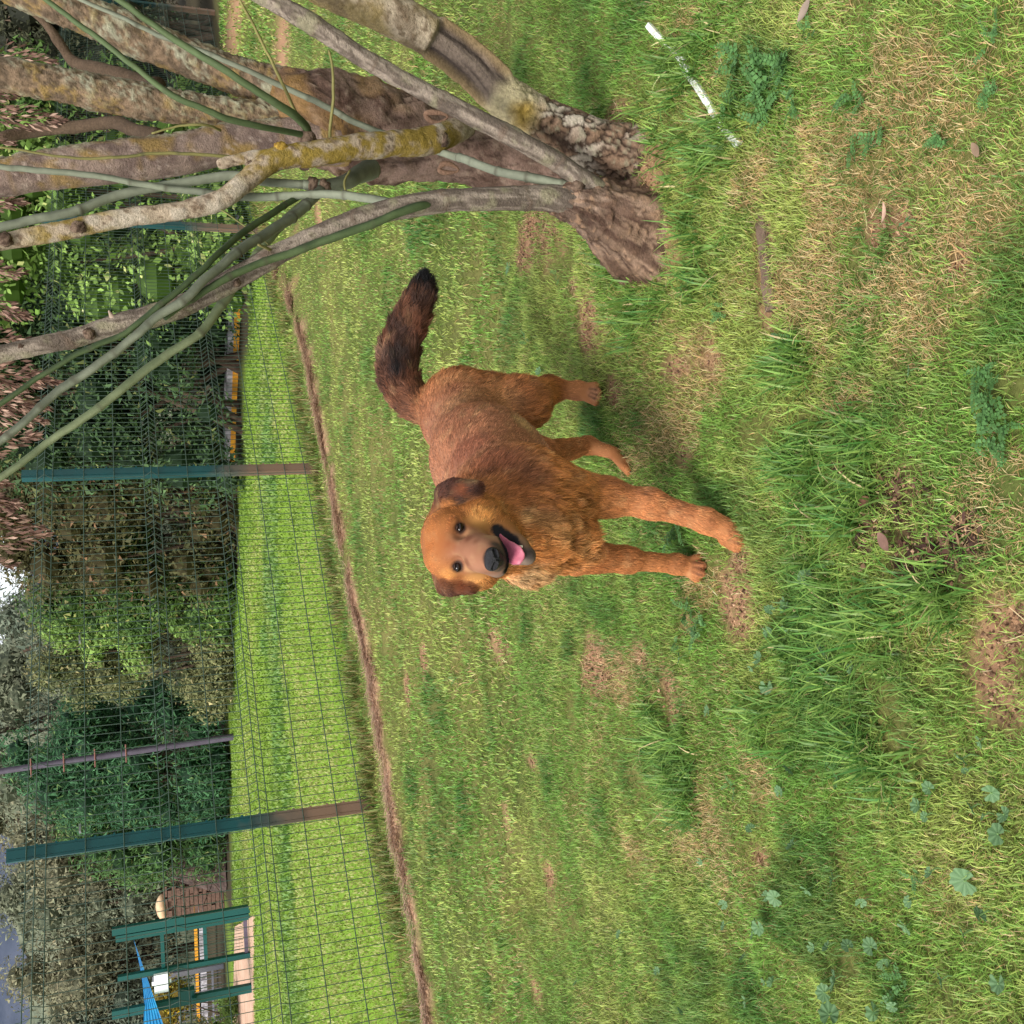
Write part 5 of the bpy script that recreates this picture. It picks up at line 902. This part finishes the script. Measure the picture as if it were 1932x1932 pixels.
# kerb with a yellow line, seen under and between the shrubs
m_white = mat('white_kerb', S(188, 184, 188), .8, col2=S(110, 104, 104), scale=6, vary=.12); m_yel = mat('yellow_line', S(226, 164, 40), .7, col2=S(196, 130, 40), scale=9)
for ka, kb, z0, z1, lb in (((3.6, 12.55), (.75, 15.1), .10, .035, 'white kerb with a yellow foot glimpsed under the dark hedge shrubs'), ((-8.4, 24.2), (-16, 26.4), .34, .47, 'white kerb with a yellow top behind the green gate')):
    ka = np.array(ka); kb = np.array(kb); kerb = empty('platform_kerb', (*ka, 0), lb, 'kerb'); d = (kb - ka) / np.linalg.norm(kb - ka); n_ = np.array([-d[1], d[0]]); n_ = n_ if n_[1] < 0 else -n_
    mb = MB(); mb.beam([*ka, z0 - .02], [*kb, z0 - .02], .35, .12); mb.build('kerb_stone', m_white, kerb)
    mb = MB(); mb.beam([*(ka + n_ * .178), z1], [*(kb + n_ * .178), z1], .012, .07); mb.build('yellow_stripe', m_yel, kerb)
# tall grey pole with climbing rungs
m_pole = mat('grey_pole', S(92, 84, 98), .6, col2=S(74, 66, 78), scale=4, metal=.2); m_rust = mat('rusty_rung', S(120, 78, 70), .7)
pb = at(441, 1390); yp = pb[1]; pt = at(-200, 1485, yp); pole = empty('steel_pole', (*pb[:2], 0), 'tall thin grey pole with short climbing rungs in front of the feathery shrubs', 'pole')
mb = MB(); mb.tube([pb - [0, 0, .1], pb, pt], [.055, .055, .042], 12); mb.build('shaft', m_pole, pole, True)
for px in (43, 104, 163, 223):
    t = (441 - px) / 641; c = pb + (pt - pb) * t; mb = MB(); mb.tube([c + [-.14, -.05, 0], c + [.14, -.05, 0]], .012, 6); mb.build('rung', m_rust, pole)
# green gate
m_gate = mat('gate_green', S(14, 76, 72), .45, spec=.35); gy_ = at(472, 1718)[1]
def G(px, py, dy=0.): return at(px, py, gy_ + dy)
gate = empty('green_gate', (*G(472, 1718)[:2], 0), 'open-framed green metal gate on paired posts beside the pale footpath', 'gate')
def upright(name, top, bot, w, m=m_gate):
    mb = MB(); b = bot.copy(); b[2] = -.05; t = top.copy(); t[0] = bot[0]; mb.beam(b, t, w, .09, (0, 1, 0)); return mb.build(name, m, gate)
o = upright('gate_post', G(211, 1752), G(470, 1714), .10); mb = MB(); c = G(211, 1752); c[0] = G(470, 1714)[0]; mb.box(c + [0, 0, .02], (.12, .11, .03)); mb.build('post_cap', m_cap, o)
upright('gate_frame_upright', G(218, 1764), G(468, 1728), .085); upright('gate_frame_upright', G(222, 1845), G(466, 1801), .06)
o = upright('gate_post', G(211, 1908), G(480, 1862), .11)
mb = MB(); mb.box(G(352, 1879), (.20, .12, .22)); mb.box(G(352, 1879) + [-.02, -.10, -.10], (.06, .10, .06)); mb.build('lock_box', m_gate, gate)
for px, m in ((304, m_gate), (385, m_gate), (462, m_pole)):
    a = G(px, 1728); b = G(px + (4 if px < 450 else 0), 1801); b[2] = a[2]; mb = MB(); a[0] = G(468, 1728)[0]; b[0] = G(466, 1801)[0]; mb.beam(a, b, .05, .05, (0, 1, 0)); mb.build('gate_rail', m, gate)
mb = MB(); xa, xb = G(468, 1728)[0], G(466, 1801)[0]
for k in range(1, 12): mb.tube([[xa + (xb - xa) * k / 12, gy_, .12], [xa + (xb - xa) * k / 12, gy_, 1.35]], .004, 4)
mb.build('gate_mesh', m_wire, gate)
m_sign = mat('white_board', S(226, 226, 230), .5); c = at(305, 1854, gy_ - .2); mb = MB(); mb.box(c, (.27, .03, .20)); mb.box(c + [0, .02, .0], (.05, .02, .26)); tag(mb.build('sign_board', m_sign), 'small blank white board hanging between the green gate posts', 'sign')
# blue shade sail
m_sail = mat('blue_tarpaulin', S(46, 150, 200), .45, transl=.25, spec=.4, col2=S(30, 116, 176), scale=3)
ns = 24; SV = []; SF = []
p0 = at(252, 1772, gy_ + .6); q0 = at(262, 2010, gy_ - .5); q1 = at(335, 2010, gy_ - 1.2)
for i in range(ns + 1):
    t = i / ns
    for j in range(13):
        s = j / 12; e = q0 + (q1 - q0) * s; p = p0 + (e - p0) * t; SV.append(p + np.array([0, (j % 2) * .09 * t, -.10 * math.sin(math.pi * t) * (1 - s) + (j % 2) * .015 * t]))
for i in range(ns):
    for j in range(12): a = i * 13 + j; SF.append([a, a + 1, a + 14, a + 13])
sail = npmesh('shade_sail', np.array(SV), np.array(SF), m_sail, smooth_=False); tag(sail, 'pleated bright blue shade sail tied to the green gate post', 'shade sail')
# steel railing behind the gate
m_rail = mat('steel_rail', S(120, 120, 128), .5, metal=.3); rr0 = np.array([-9.3, 22.6]); rr1 = np.array([-15, 24.2]); rail = empty('picket_railing', (*rr0, 0), 'grey steel picket railing behind the green gate', 'railing')
rz = [(at(px, 1700, 22.6)[2]) for px in (300, 330, 395)]; L_ = np.linalg.norm(rr1 - rr0); dr = (rr1 - rr0) / L_
for z in rz: mb = MB(); mb.beam([*rr0, z], [*rr1, z], .035, .04); mb.build('rail', m_rail, rail)
mb = MB()
for k in range(1, 44): p = rr0 + dr * (L_ * k / 44); mb.beam([*p, .05], [*p, rz[0] + .18], .014, .014)
mb.build('pickets', m_rail, rail)['kind'] = 'stuff'
mb = MB(); mb.beam([*rr0, 0], [*rr0, rz[0] + .2], .10, .10); mb.build('railing_post', m_rail, rail)
# brick stack and soil heap
m_brick = mat('old_brick', S(124, 94, 80), .9, col2=S(98, 76, 66), scale=5, bump=.5, bscale=50, vary=.25); m_stone = mat('cream_stone', S(206, 176, 140), .85, col2=S(176, 140, 110), scale=6, bump=.4)
bx, by, _ = at(425, 1685); by = 21.5; bx = at(425, 1686, by)[0]; bt = at(296, 1686, by)[2]; stack = empty('brick_stack', (bx, by, 0), 'upright stack of old reddish bricks with a rounded cream stone on top', 'brick stack')
bw, bh = .215, .082; mb = MB(); mb.box((0, 0, 0), (bw - .012, .20, bh - .012)); proto = mb.build('brick', m_brick); proto.parent = stack; n = 0
for k in range(int((bt - .08) / bh)):
    for j in range(3):
        o = proto if n == 0 else proto.copy()
        if n: COL.objects.link(o); o.parent = stack
        o.location = ((j - 1) * bw + (.03 if k % 2 else -.03) + RNG.normal(0, .008), RNG.normal(0, .015), k * bh + bh / 2); o.rotation_euler = (RNG.normal(0, .02), 0, RNG.normal(0, .05)); n += 1
V, F = ball(np.array([bx - .05, by, int((bt - .08) / bh) * bh + .03]), (.26, .16, .11), None, 16, 10); V += (fbm3(V * 6, 5)[:, None] - .5) * .05; npmesh('cap_stone', V, F, m_stone, stack)
m_soil = mat('heap_soil', S(92, 76, 70), .95, col2=S(58, 46, 42), scale=6, bump=.8, bscale=30, vary=.3)
hx, hy = at(428, 1608, 20.6)[0], 20.6; a = np.linspace(0, 2 * math.pi, 41)[:-1]; rr = np.linspace(0, 1, 22); HV = []
for r in rr:
    for q in a:
        px_ = math.cos(q) * r * .72; py_ = math.sin(q) * r * .55; zz = 1.22 * (1 - r ** 1.6) ** .8 + .03; HV.append([hx + px_, hy + py_, zz])
HV = np.array(HV); nz_ = fbm3(HV * 4, 8, 4) - .5; HV[:, 2] *= 1 + nz_ * .7; HV[:, :2] += nz_[:, None] * .2
HV[:, 2] = np.maximum(HV[:, 2], -.02); HF = [[i * 40 + j, (i + 1) * 40 + j, (i + 1) * 40 + (j + 1) % 40, i * 40 + (j + 1) % 40] for i in range(21) for j in range(40)]
heap = npmesh('soil_heap', HV, np.array(HF), m_soil); tag(heap, 'dark heap of earth and rubble beside the brick stack', 'soil heap')
for i, (dx, dz) in enumerate(((-.15, .5), (.05, .35), (.2, .62), (.3, .25), (-.3, .3), (.25, .9))):
    V, F = ball(np.array([hx + dx, hy - .45 + dz * .28, dz]), np.array([.07, .05, .05]) * RNG.uniform(.7, 1.3), None, 10, 7); V += (fbm3(V * 14, 90 + i)[:, None] - .5) * .05; npmesh('rubble_stone', V, F, m_stone, heap)
mb = MB()
for k in range(30): p = np.array([hx + RNG.normal(0, .3), hy - .4 + RNG.normal(0, .1), RNG.uniform(.1, .9)]); d = RNG.normal(0, .22, 3); mb.tube([p - d, p + d * .3 + RNG.normal(0, .04, 3), p + d], .008, 4, False)
mb.build('twigs', m_wood, heap)['kind'] = 'stuff'
# far wood: one mass of trees closing the view between the nearer ones
m_wood_mass = mat('hazed_wood_foliage', S(112, 116, 96), .95, col2=S(84, 92, 78), scale=.9, detail=9, bump=1., bscale=2.5, spec=.02, vary=.25)  # olive foliage colour with painted haze mixed in
xs = np.linspace(-34, 22, 170); zs = np.linspace(0, 1, 26); WV = []
for x_ in xs:
    top = 7.4 + 1.6 * math.exp(-((x_ + 7) / 3.5) ** 2) - 3.4 * math.exp(-((x_ + 1.5) / 2.6) ** 2) - 1.0 * smooth(-9, -14, x_) + 2.2 * (float(fbm2(np.array([x_ * .22]), np.array([1.]), 3)[0]) - .5) + 1.3 * (float(fbm2(np.array([x_ * .9]), np.array([4.]), 4)[0]) - .5)
    for t in zs:
        n_ = float(fbm3(np.array([[x_ * .35, t * 3, 2.]]), 9, 4)[0]) - .5; n2 = float(fbm3(np.array([[x_ * 1.5, t * 9, 5.]]), 10, 3)[0]) - .5
        WV.append([x_ + n2 * 1.2, 40 + 5 * t ** 2 + n_ * 5 + n2 * 1.6, top * (1 - (1 - t) ** 1.6) - .1 + n2 * .9 * t])
fw = npmesh('far_wood', np.array(WV), np.array([[i * 26 + j, (i + 1) * 26 + j, (i + 1) * 26 + j + 1, i * 26 + j + 1] for i in range(169) for j in range(25)]), m_wood_mass); tag(fw, 'hazy olive wood closing the view beyond the field', None, None, 'stuff')
# far hill
m_hill = mat('hazed_hill_woods', S(78, 84, 98), .95, col2=S(58, 66, 80), scale=.06, detail=10, spec=0)  # blue-grey tint puts distance haze into the colour; no air is modelled
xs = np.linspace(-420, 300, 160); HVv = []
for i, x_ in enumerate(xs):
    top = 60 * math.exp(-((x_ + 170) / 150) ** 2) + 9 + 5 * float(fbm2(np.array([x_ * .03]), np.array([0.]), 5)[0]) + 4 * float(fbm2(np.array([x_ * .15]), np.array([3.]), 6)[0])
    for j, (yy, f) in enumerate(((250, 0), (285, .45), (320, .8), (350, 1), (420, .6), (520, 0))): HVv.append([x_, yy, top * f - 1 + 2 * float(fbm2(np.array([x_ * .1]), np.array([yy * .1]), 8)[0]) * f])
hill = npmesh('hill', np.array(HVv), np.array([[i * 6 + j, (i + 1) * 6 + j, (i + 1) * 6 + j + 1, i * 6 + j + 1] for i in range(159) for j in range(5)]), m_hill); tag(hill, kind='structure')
# ------------------------------------------------------------------ small plants and litter near the camera
m_mallow = mat('mallow_leaf', attr=True, rough=.55, transl=.2, spec=.25, vary=.12, bscale=60)
def mallow_mesh(k):
    n = 40; V = [[0, 0, -.10]]; C = [S(84, 114, 70)]
    lob = 7 + k % 3
    for ring, (r, z) in enumerate(((.5, .02), (.95, .10))):
        for i in range(n):
            a = -2.75 + 5.5 * i / (n - 1); pl = math.cos(a * lob * 1.1); rr = r * (1 + (.055 * pl if ring else .02)) * (1 + .03 * math.sin(7 * i)); V.append([rr * math.cos(a), rr * math.sin(a), z + .055 * r * pl + .12 * r * math.sin(a * 1.3 + k)]); C.append(S(104, 134, 92) if pl > 0 else S(84, 114, 74))
    F3 = [[0, 1 + i, 2 + i] for i in range(n - 1)]; F4 = [[1 + i, 1 + n + i, 2 + n + i, 2 + i] for i in range(n - 1)]
    me = npmesh('leaf', np.array(V), [np.array(F3), np.array(F4)], m_mallow, None, np.array(C)); d = me.data; bpy.data.objects.remove(me); return d
MM = [mallow_mesh(k) for k in range(4)]
def stalk_mesh():
    mb = MB(); mb.tube([[0, 0, 0], [.1, 0, .5], [0, 0, 1]], .03, 5); o = mb.build('stalk', m_shoot); d = o.data; d.attributes.new('col', 'FLOAT_COLOR', 'POINT').data.foreach_set('color', np.tile([*S(110, 140, 84), 1], (len(d.vertices), 1)).astype(np.float32).ravel()); bpy.data.objects.remove(o); return d
STK = stalk_mesh()
LM = [(at(1395, 1012), "the dog's nearest front paw"), (at(1322, 1075), "the dog's other front paw"), (at(1720, 1000), 'the dark leaf litter'), (at(1880, 1260), 'the largest bare soil patch'), (at(1130, 1272), 'the pale bare patch beyond the dog'), (at(1215, 400), 'the tree stump'), (at(1310, 150), 'the white edging strip'), (at(1440, 500), 'the rotten board'), (at(1272, 695), "the bare soil below the dog's hind paw"), (at(1851, 1656), 'the largest mallow leaf'), (at(1680, 402), 'the pale curled leaf')]
PLACED = {}
ORD = 'nearest second third fourth fifth sixth seventh eighth ninth tenth eleventh twelfth thirteenth fourteenth fifteenth sixteenth seventeenth eighteenth'.split()
def place(root, what, p):
    """notes what the plant stands nearest to; name_places() then words it"""
    k = min((k for k in range(len(LM)) if np.linalg.norm(LM[k][0][:2] - p[:2]) > .04), key=lambda k: np.linalg.norm(LM[k][0][:2] - p[:2])); d = p - LM[k][0]
    dr = ('tree' if d[0] > 0 else 'gate') if abs(d[0]) > abs(d[1]) else ('fence' if d[1] > 0 else 'camera')
    PLACED.setdefault((what, LM[k][1], dr), []).append((float(np.linalg.norm(d[:2])), root))
def name_places():
    for (what, lm, dr), lst in PLACED.items():
        for q, (L, root) in enumerate(sorted(lst, key=lambda e: e[0])): root['label'] = '%s %s to %s on the %s side' % (ORD[q], what, lm, dr) if q == 0 else '%s %s from %s on the %s side' % (ORD[q], what, lm, dr)
def mallow(px, py, size, label=None, group='mallow plants in the grass'):
    p = at(px, py); p[2] = gh(p[0], p[1]); root = empty('mallow_plant', p, label, 'plant', group)
    if not label: place(root, 'small mallow' if size < 29 else 'broad mallow', p)
    R_ = size * (np.linalg.norm(p - [0, 0, CAM_H])) / 1937 * .5; nl = 1 if size < 26 else int(RNG.integers(1, 3)); 
    for i in range(nl):
        r = R_ * (1 if i == 0 else RNG.uniform(.45, .75)); a = RNG.uniform(0, 6.283); off = np.array([math.cos(a), math.sin(a), 0]) * (0 if i == 0 else R_ * 1.6); h_ = .020 + .016 * RNG.random() + r * .2
        o = bpy.data.objects.new('leaf', MM[int(RNG.integers(0, 4))]); COL.objects.link(o); o.parent = root; o.location = (off[0], off[1], h_); o.scale = (r * RNG.uniform(.8, 1.1), r * RNG.uniform(.7, 1.1), r * RNG.uniform(.8, 1.8)); o.rotation_euler = (RNG.normal(.45, .4), RNG.normal(0, .4), RNG.uniform(0, 6.28))
        s = bpy.data.objects.new('stalk', STK); COL.objects.link(s); s.parent = root; s.scale = (.05, .05, h_); s.location = (off[0], off[1], 0)
MPOS = [(1545, 1085, 30), (1500, 1140, 38), (1465, 1190, 28), (1502, 1186, 22), (1465, 1295, 32), (1445, 1240, 26), (1560, 1272, 36), (1597, 1262, 26), (1640, 1255, 28), (1582, 1222, 24), (1482, 655, 26), (1345, 1340, 22), (1520, 1447, 22), (1515, 1589, 24), (1490, 1689, 34), (1546, 1675, 24), (1592, 1655, 26), (1473, 1741, 28), (1454, 1758, 20),
        (1475, 1848, 26), (1606, 1841, 40), (1590, 1779, 22), (1623, 1779, 28), (1661, 1782, 36), (1710, 1748, 32), (1720, 1700, 22), (1858, 1520, 30), (1896, 1492, 30), (1848, 1426, 28), (1879, 1395, 26), (1762, 1513, 28), (1782, 1482, 26), (1599, 1905, 40), (1665, 1905, 34), (1793, 1845, 26), (1903, 1851, 38), (1703, 1895, 22), (1413, 1803, 22), (1423, 1886, 20),
        (1382, 1703, 18), (1388, 1741, 20), (1496, 1489, 22), (960, 505, 24), (1735, 420, 26), (1740, 700, 24), (1300, 1240, 22), (1330, 1190, 24), (1250, 1830, 16), (1180, 1760, 16), (1100, 1850, 16), (1310, 1900, 18), (1020, 700, 16), (880, 1120, 14), (1560, 1780, 20), (1350, 1620, 18), (1430, 1560, 18), (1640, 1700, 22), (1780, 1640, 24), (1830, 1760, 24), (1880, 1720, 28)]
for q in MPOS: mallow(*q)
mallow(1851, 1656, 50, 'largest mallow leaf, flat and pale green, below the bare patch'); mallow(1912, 1568, 46, 'broad mallow leaf low beside the bare patch, second largest')
# vetch: fronds of small paired leaflets
m_vetch = mat('vetch_leaf', attr=True, rough=.5, transl=.2, spec=.3)
def frond_mesh(k):
    rg = np.random.default_rng(40 + k); V = []; F = []; C = []; V2, F2 = sweep(np.array([[0, 0, 0], [.45, 0, .22], [1, 0, .2]]), .012, 4); V += V2.tolist(); F += F2.tolist(); C += [S(80, 120, 60)] * len(V2)
    for i in range(11):
        t = .12 + .88 * (i // 2) / 5.; s = -1 if i % 2 else 1; c = np.array([t, 0, .23 * math.sin(min(t, 1) * 1.9)]); a = (s * 1.15 if i < 10 else 0) + rg.normal(0, .15); l = .30 * (1 - .3 * t) * rg.uniform(.85, 1.1); d = np.array([math.cos(a), math.sin(a), rg.normal(.05, .15)]); n_ = np.array([-d[1], d[0], 0]) * .38
        b = len(V); col = np.array(S(82, 120, 66)) * rg.uniform(.7, 1.3)
        for q in (c, c + d * l * .45 + n_ * l + [0, 0, .03], c + d * l, c + d * l * .45 - n_ * l + [0, 0, .03]): V.append(q.tolist()); C.append(tuple(col))
        F.append([b, b + 1, b + 2, b + 3])
    o = npmesh('frond', np.array(V), np.array(F), m_vetch, None, np.array(C)); d = o.data; bpy.data.objects.remove(o); return d
FM = [frond_mesh(k) for k in range(4)]
def vetch(px, py, size, n=7, label=None):
    p = at(px, py); p[2] = gh(p[0], p[1]); root = empty('vetch_plant', p, label, 'plant', 'vetch clumps in the grass')
    place(root, 'vetch clump', p); R_ = size * np.linalg.norm(p - [0, 0, CAM_H]) / 1937 * .5
    for i in range(n):
        o = bpy.data.objects.new('frond', FM[i % 4]); COL.objects.link(o); o.parent = root; s = R_ * RNG.uniform(.6, 1.05); o.scale = (s, s, s); o.rotation_euler = (RNG.normal(0, .2), RNG.uniform(-.6, .1), RNG.uniform(0, 6.28)); o.location = (RNG.normal(0, R_ * .3), RNG.normal(0, R_ * .3), .012 + .02 * RNG.random())
for q in ((1400, 105, 80, 10), (1435, 150, 90, 12), (1480, 125, 80, 10), (1450, 205, 80, 10), (1510, 190, 60, 8), (1390, 190, 60, 7), (1640, 185, 64, 7), (1672, 262, 70, 8), (1620, 292, 50, 6), (1800, 260, 60, 7), (1885, 752, 90, 12), (1905, 800, 80, 9), (1912, 850, 76, 8), (1878, 712, 70, 8), (1378, 592, 44, 6), (1315, 540, 50, 6), (1500, 640, 40, 5), (1895, 70, 60, 7), (1890, 180, 60, 7), (1060, 520, 34, 5), (1290, 1000, 60, 7), (1275, 1020, 46, 5), (1310, 1150, 60, 8), (1330, 1185, 54, 7), (1290, 1215, 40, 5), (1740, 1660, 50, 6), (1700, 1860, 60, 7), (1400, 1480, 40, 6), (1590, 1460, 44, 6), (1000, 640, 30, 5), (870, 1280, 26, 4), (1560, 60, 50, 6)): vetch(*q)
name_places()
# fallen leaves and bark
m_dead = mat('dead_leaf', attr=True, rough=.8, spec=.15, vary=.2, bscale=60)
def deadleaf(px, py, size, col, label, curl=.25, asp=.5):
    p = at(px, py); p[2] = gh(p[0], p[1]) + .022; R_ = size * np.linalg.norm(p - [0, 0, CAM_H]) / 1937; a = RNG.uniform(0, 6.28); V = []; n = 9
    for i in range(n):
        t = i / (n - 1); w = asp * .5 * math.sin(math.pi * min(1, t * .93 + .05)) ** .8
        for s in (-1, 0, 1): q = np.array([t - .5, s * w, curl * (abs(s) * .5 * w * 2 + (t - .5) ** 2)]) * R_; V.append([p[0] + q[0] * math.cos(a) - q[1] * math.sin(a), p[1] + q[0] * math.sin(a) + q[1] * math.cos(a), p[2] + q[2]])
    F = [[i * 3 + j, i * 3 + j + 1, i * 3 + j + 4, i * 3 + j + 3] for i in range(n - 1) for j in (0, 1)]
    tag(npmesh('fallen_leaf', V, np.array(F), m_dead, None, np.tile(S(*col), (len(V), 1))), label, 'leaf')
deadleaf(1543, 24, 40, (140, 124, 110), 'grey-brown fallen leaf lying in the grass at the right edge'); deadleaf(1680, 402, 34, (172, 142, 122), 'pale curled fallen leaf on a small bare spot', .8, .28)
deadleaf(1868, 285, 30, (132, 110, 90), 'dull brown fallen leaf among yellowed grass'); deadleaf(1700, 1020, 40, (120, 92, 80), 'large brown dead leaf on the dark leaf litter', .4, .6); deadleaf(1655, 945, 34, (104, 74, 58), 'dark curled dead leaf on the upper side of the leaf litter', .5, .55)
# half-buried edging: a white painted length, then rotten grey wood
m_paint = mat('white_paint', S(220, 222, 214), .7, col2=S(120, 116, 96), scale=16, lo=.58, hi=.66); m_rot = mat('rotten_wood', S(118, 98, 82), .9, col2=S(76, 60, 50), scale=12, stretch=(1, 1, 1), bump=.6, bscale=80)
def board(name, a, b, w, h, m, label, cat, seed):
    n = 40; t = np.linspace(0, 1, n)[:, None]; P = a + (b - a) * t; d = (b - a) / np.linalg.norm(b - a); s = np.array([-d[1], d[0], 0]); wob = (fbm2(t[:, 0] * 9, t[:, 0] * 0, seed) - .5)
    V = []
    for i in range(n):
        ww = w * (1 + wob[i] * .5) / 2; z = gh(P[i][0], P[i][1]) + h * (1 + wob[i] * .4); V += [[*(P[i] - s * ww)[:2], -.04], [*(P[i] - s * ww)[:2], z], [*(P[i] + s * ww)[:2], z - .004], [*(P[i] + s * ww)[:2], -.04]]
    F = [[i * 4 + j, i * 4 + (j + 1) % 4, i * 4 + 4 + (j + 1) % 4, i * 4 + 4 + j] for i in range(n - 1) for j in range(4)] + [[0, 3, 2, 1], [(n - 1) * 4 + j for j in range(4)]]
    tag(npmesh(name, V, np.array(F), m, smooth_=False), label, cat)
board('edging_strip', at(1232, 48), at(1392, 272), .013, .013, m_paint, 'narrow white-painted edging strip half buried in the grass near the tree', 'edging', 4)
board('rotten_board', at(1424, 402), at(1452, 585), .026, .008, m_rot, 'rotten grey strip of wood sunk in the bare soil left of the white edging', 'wood', 6)
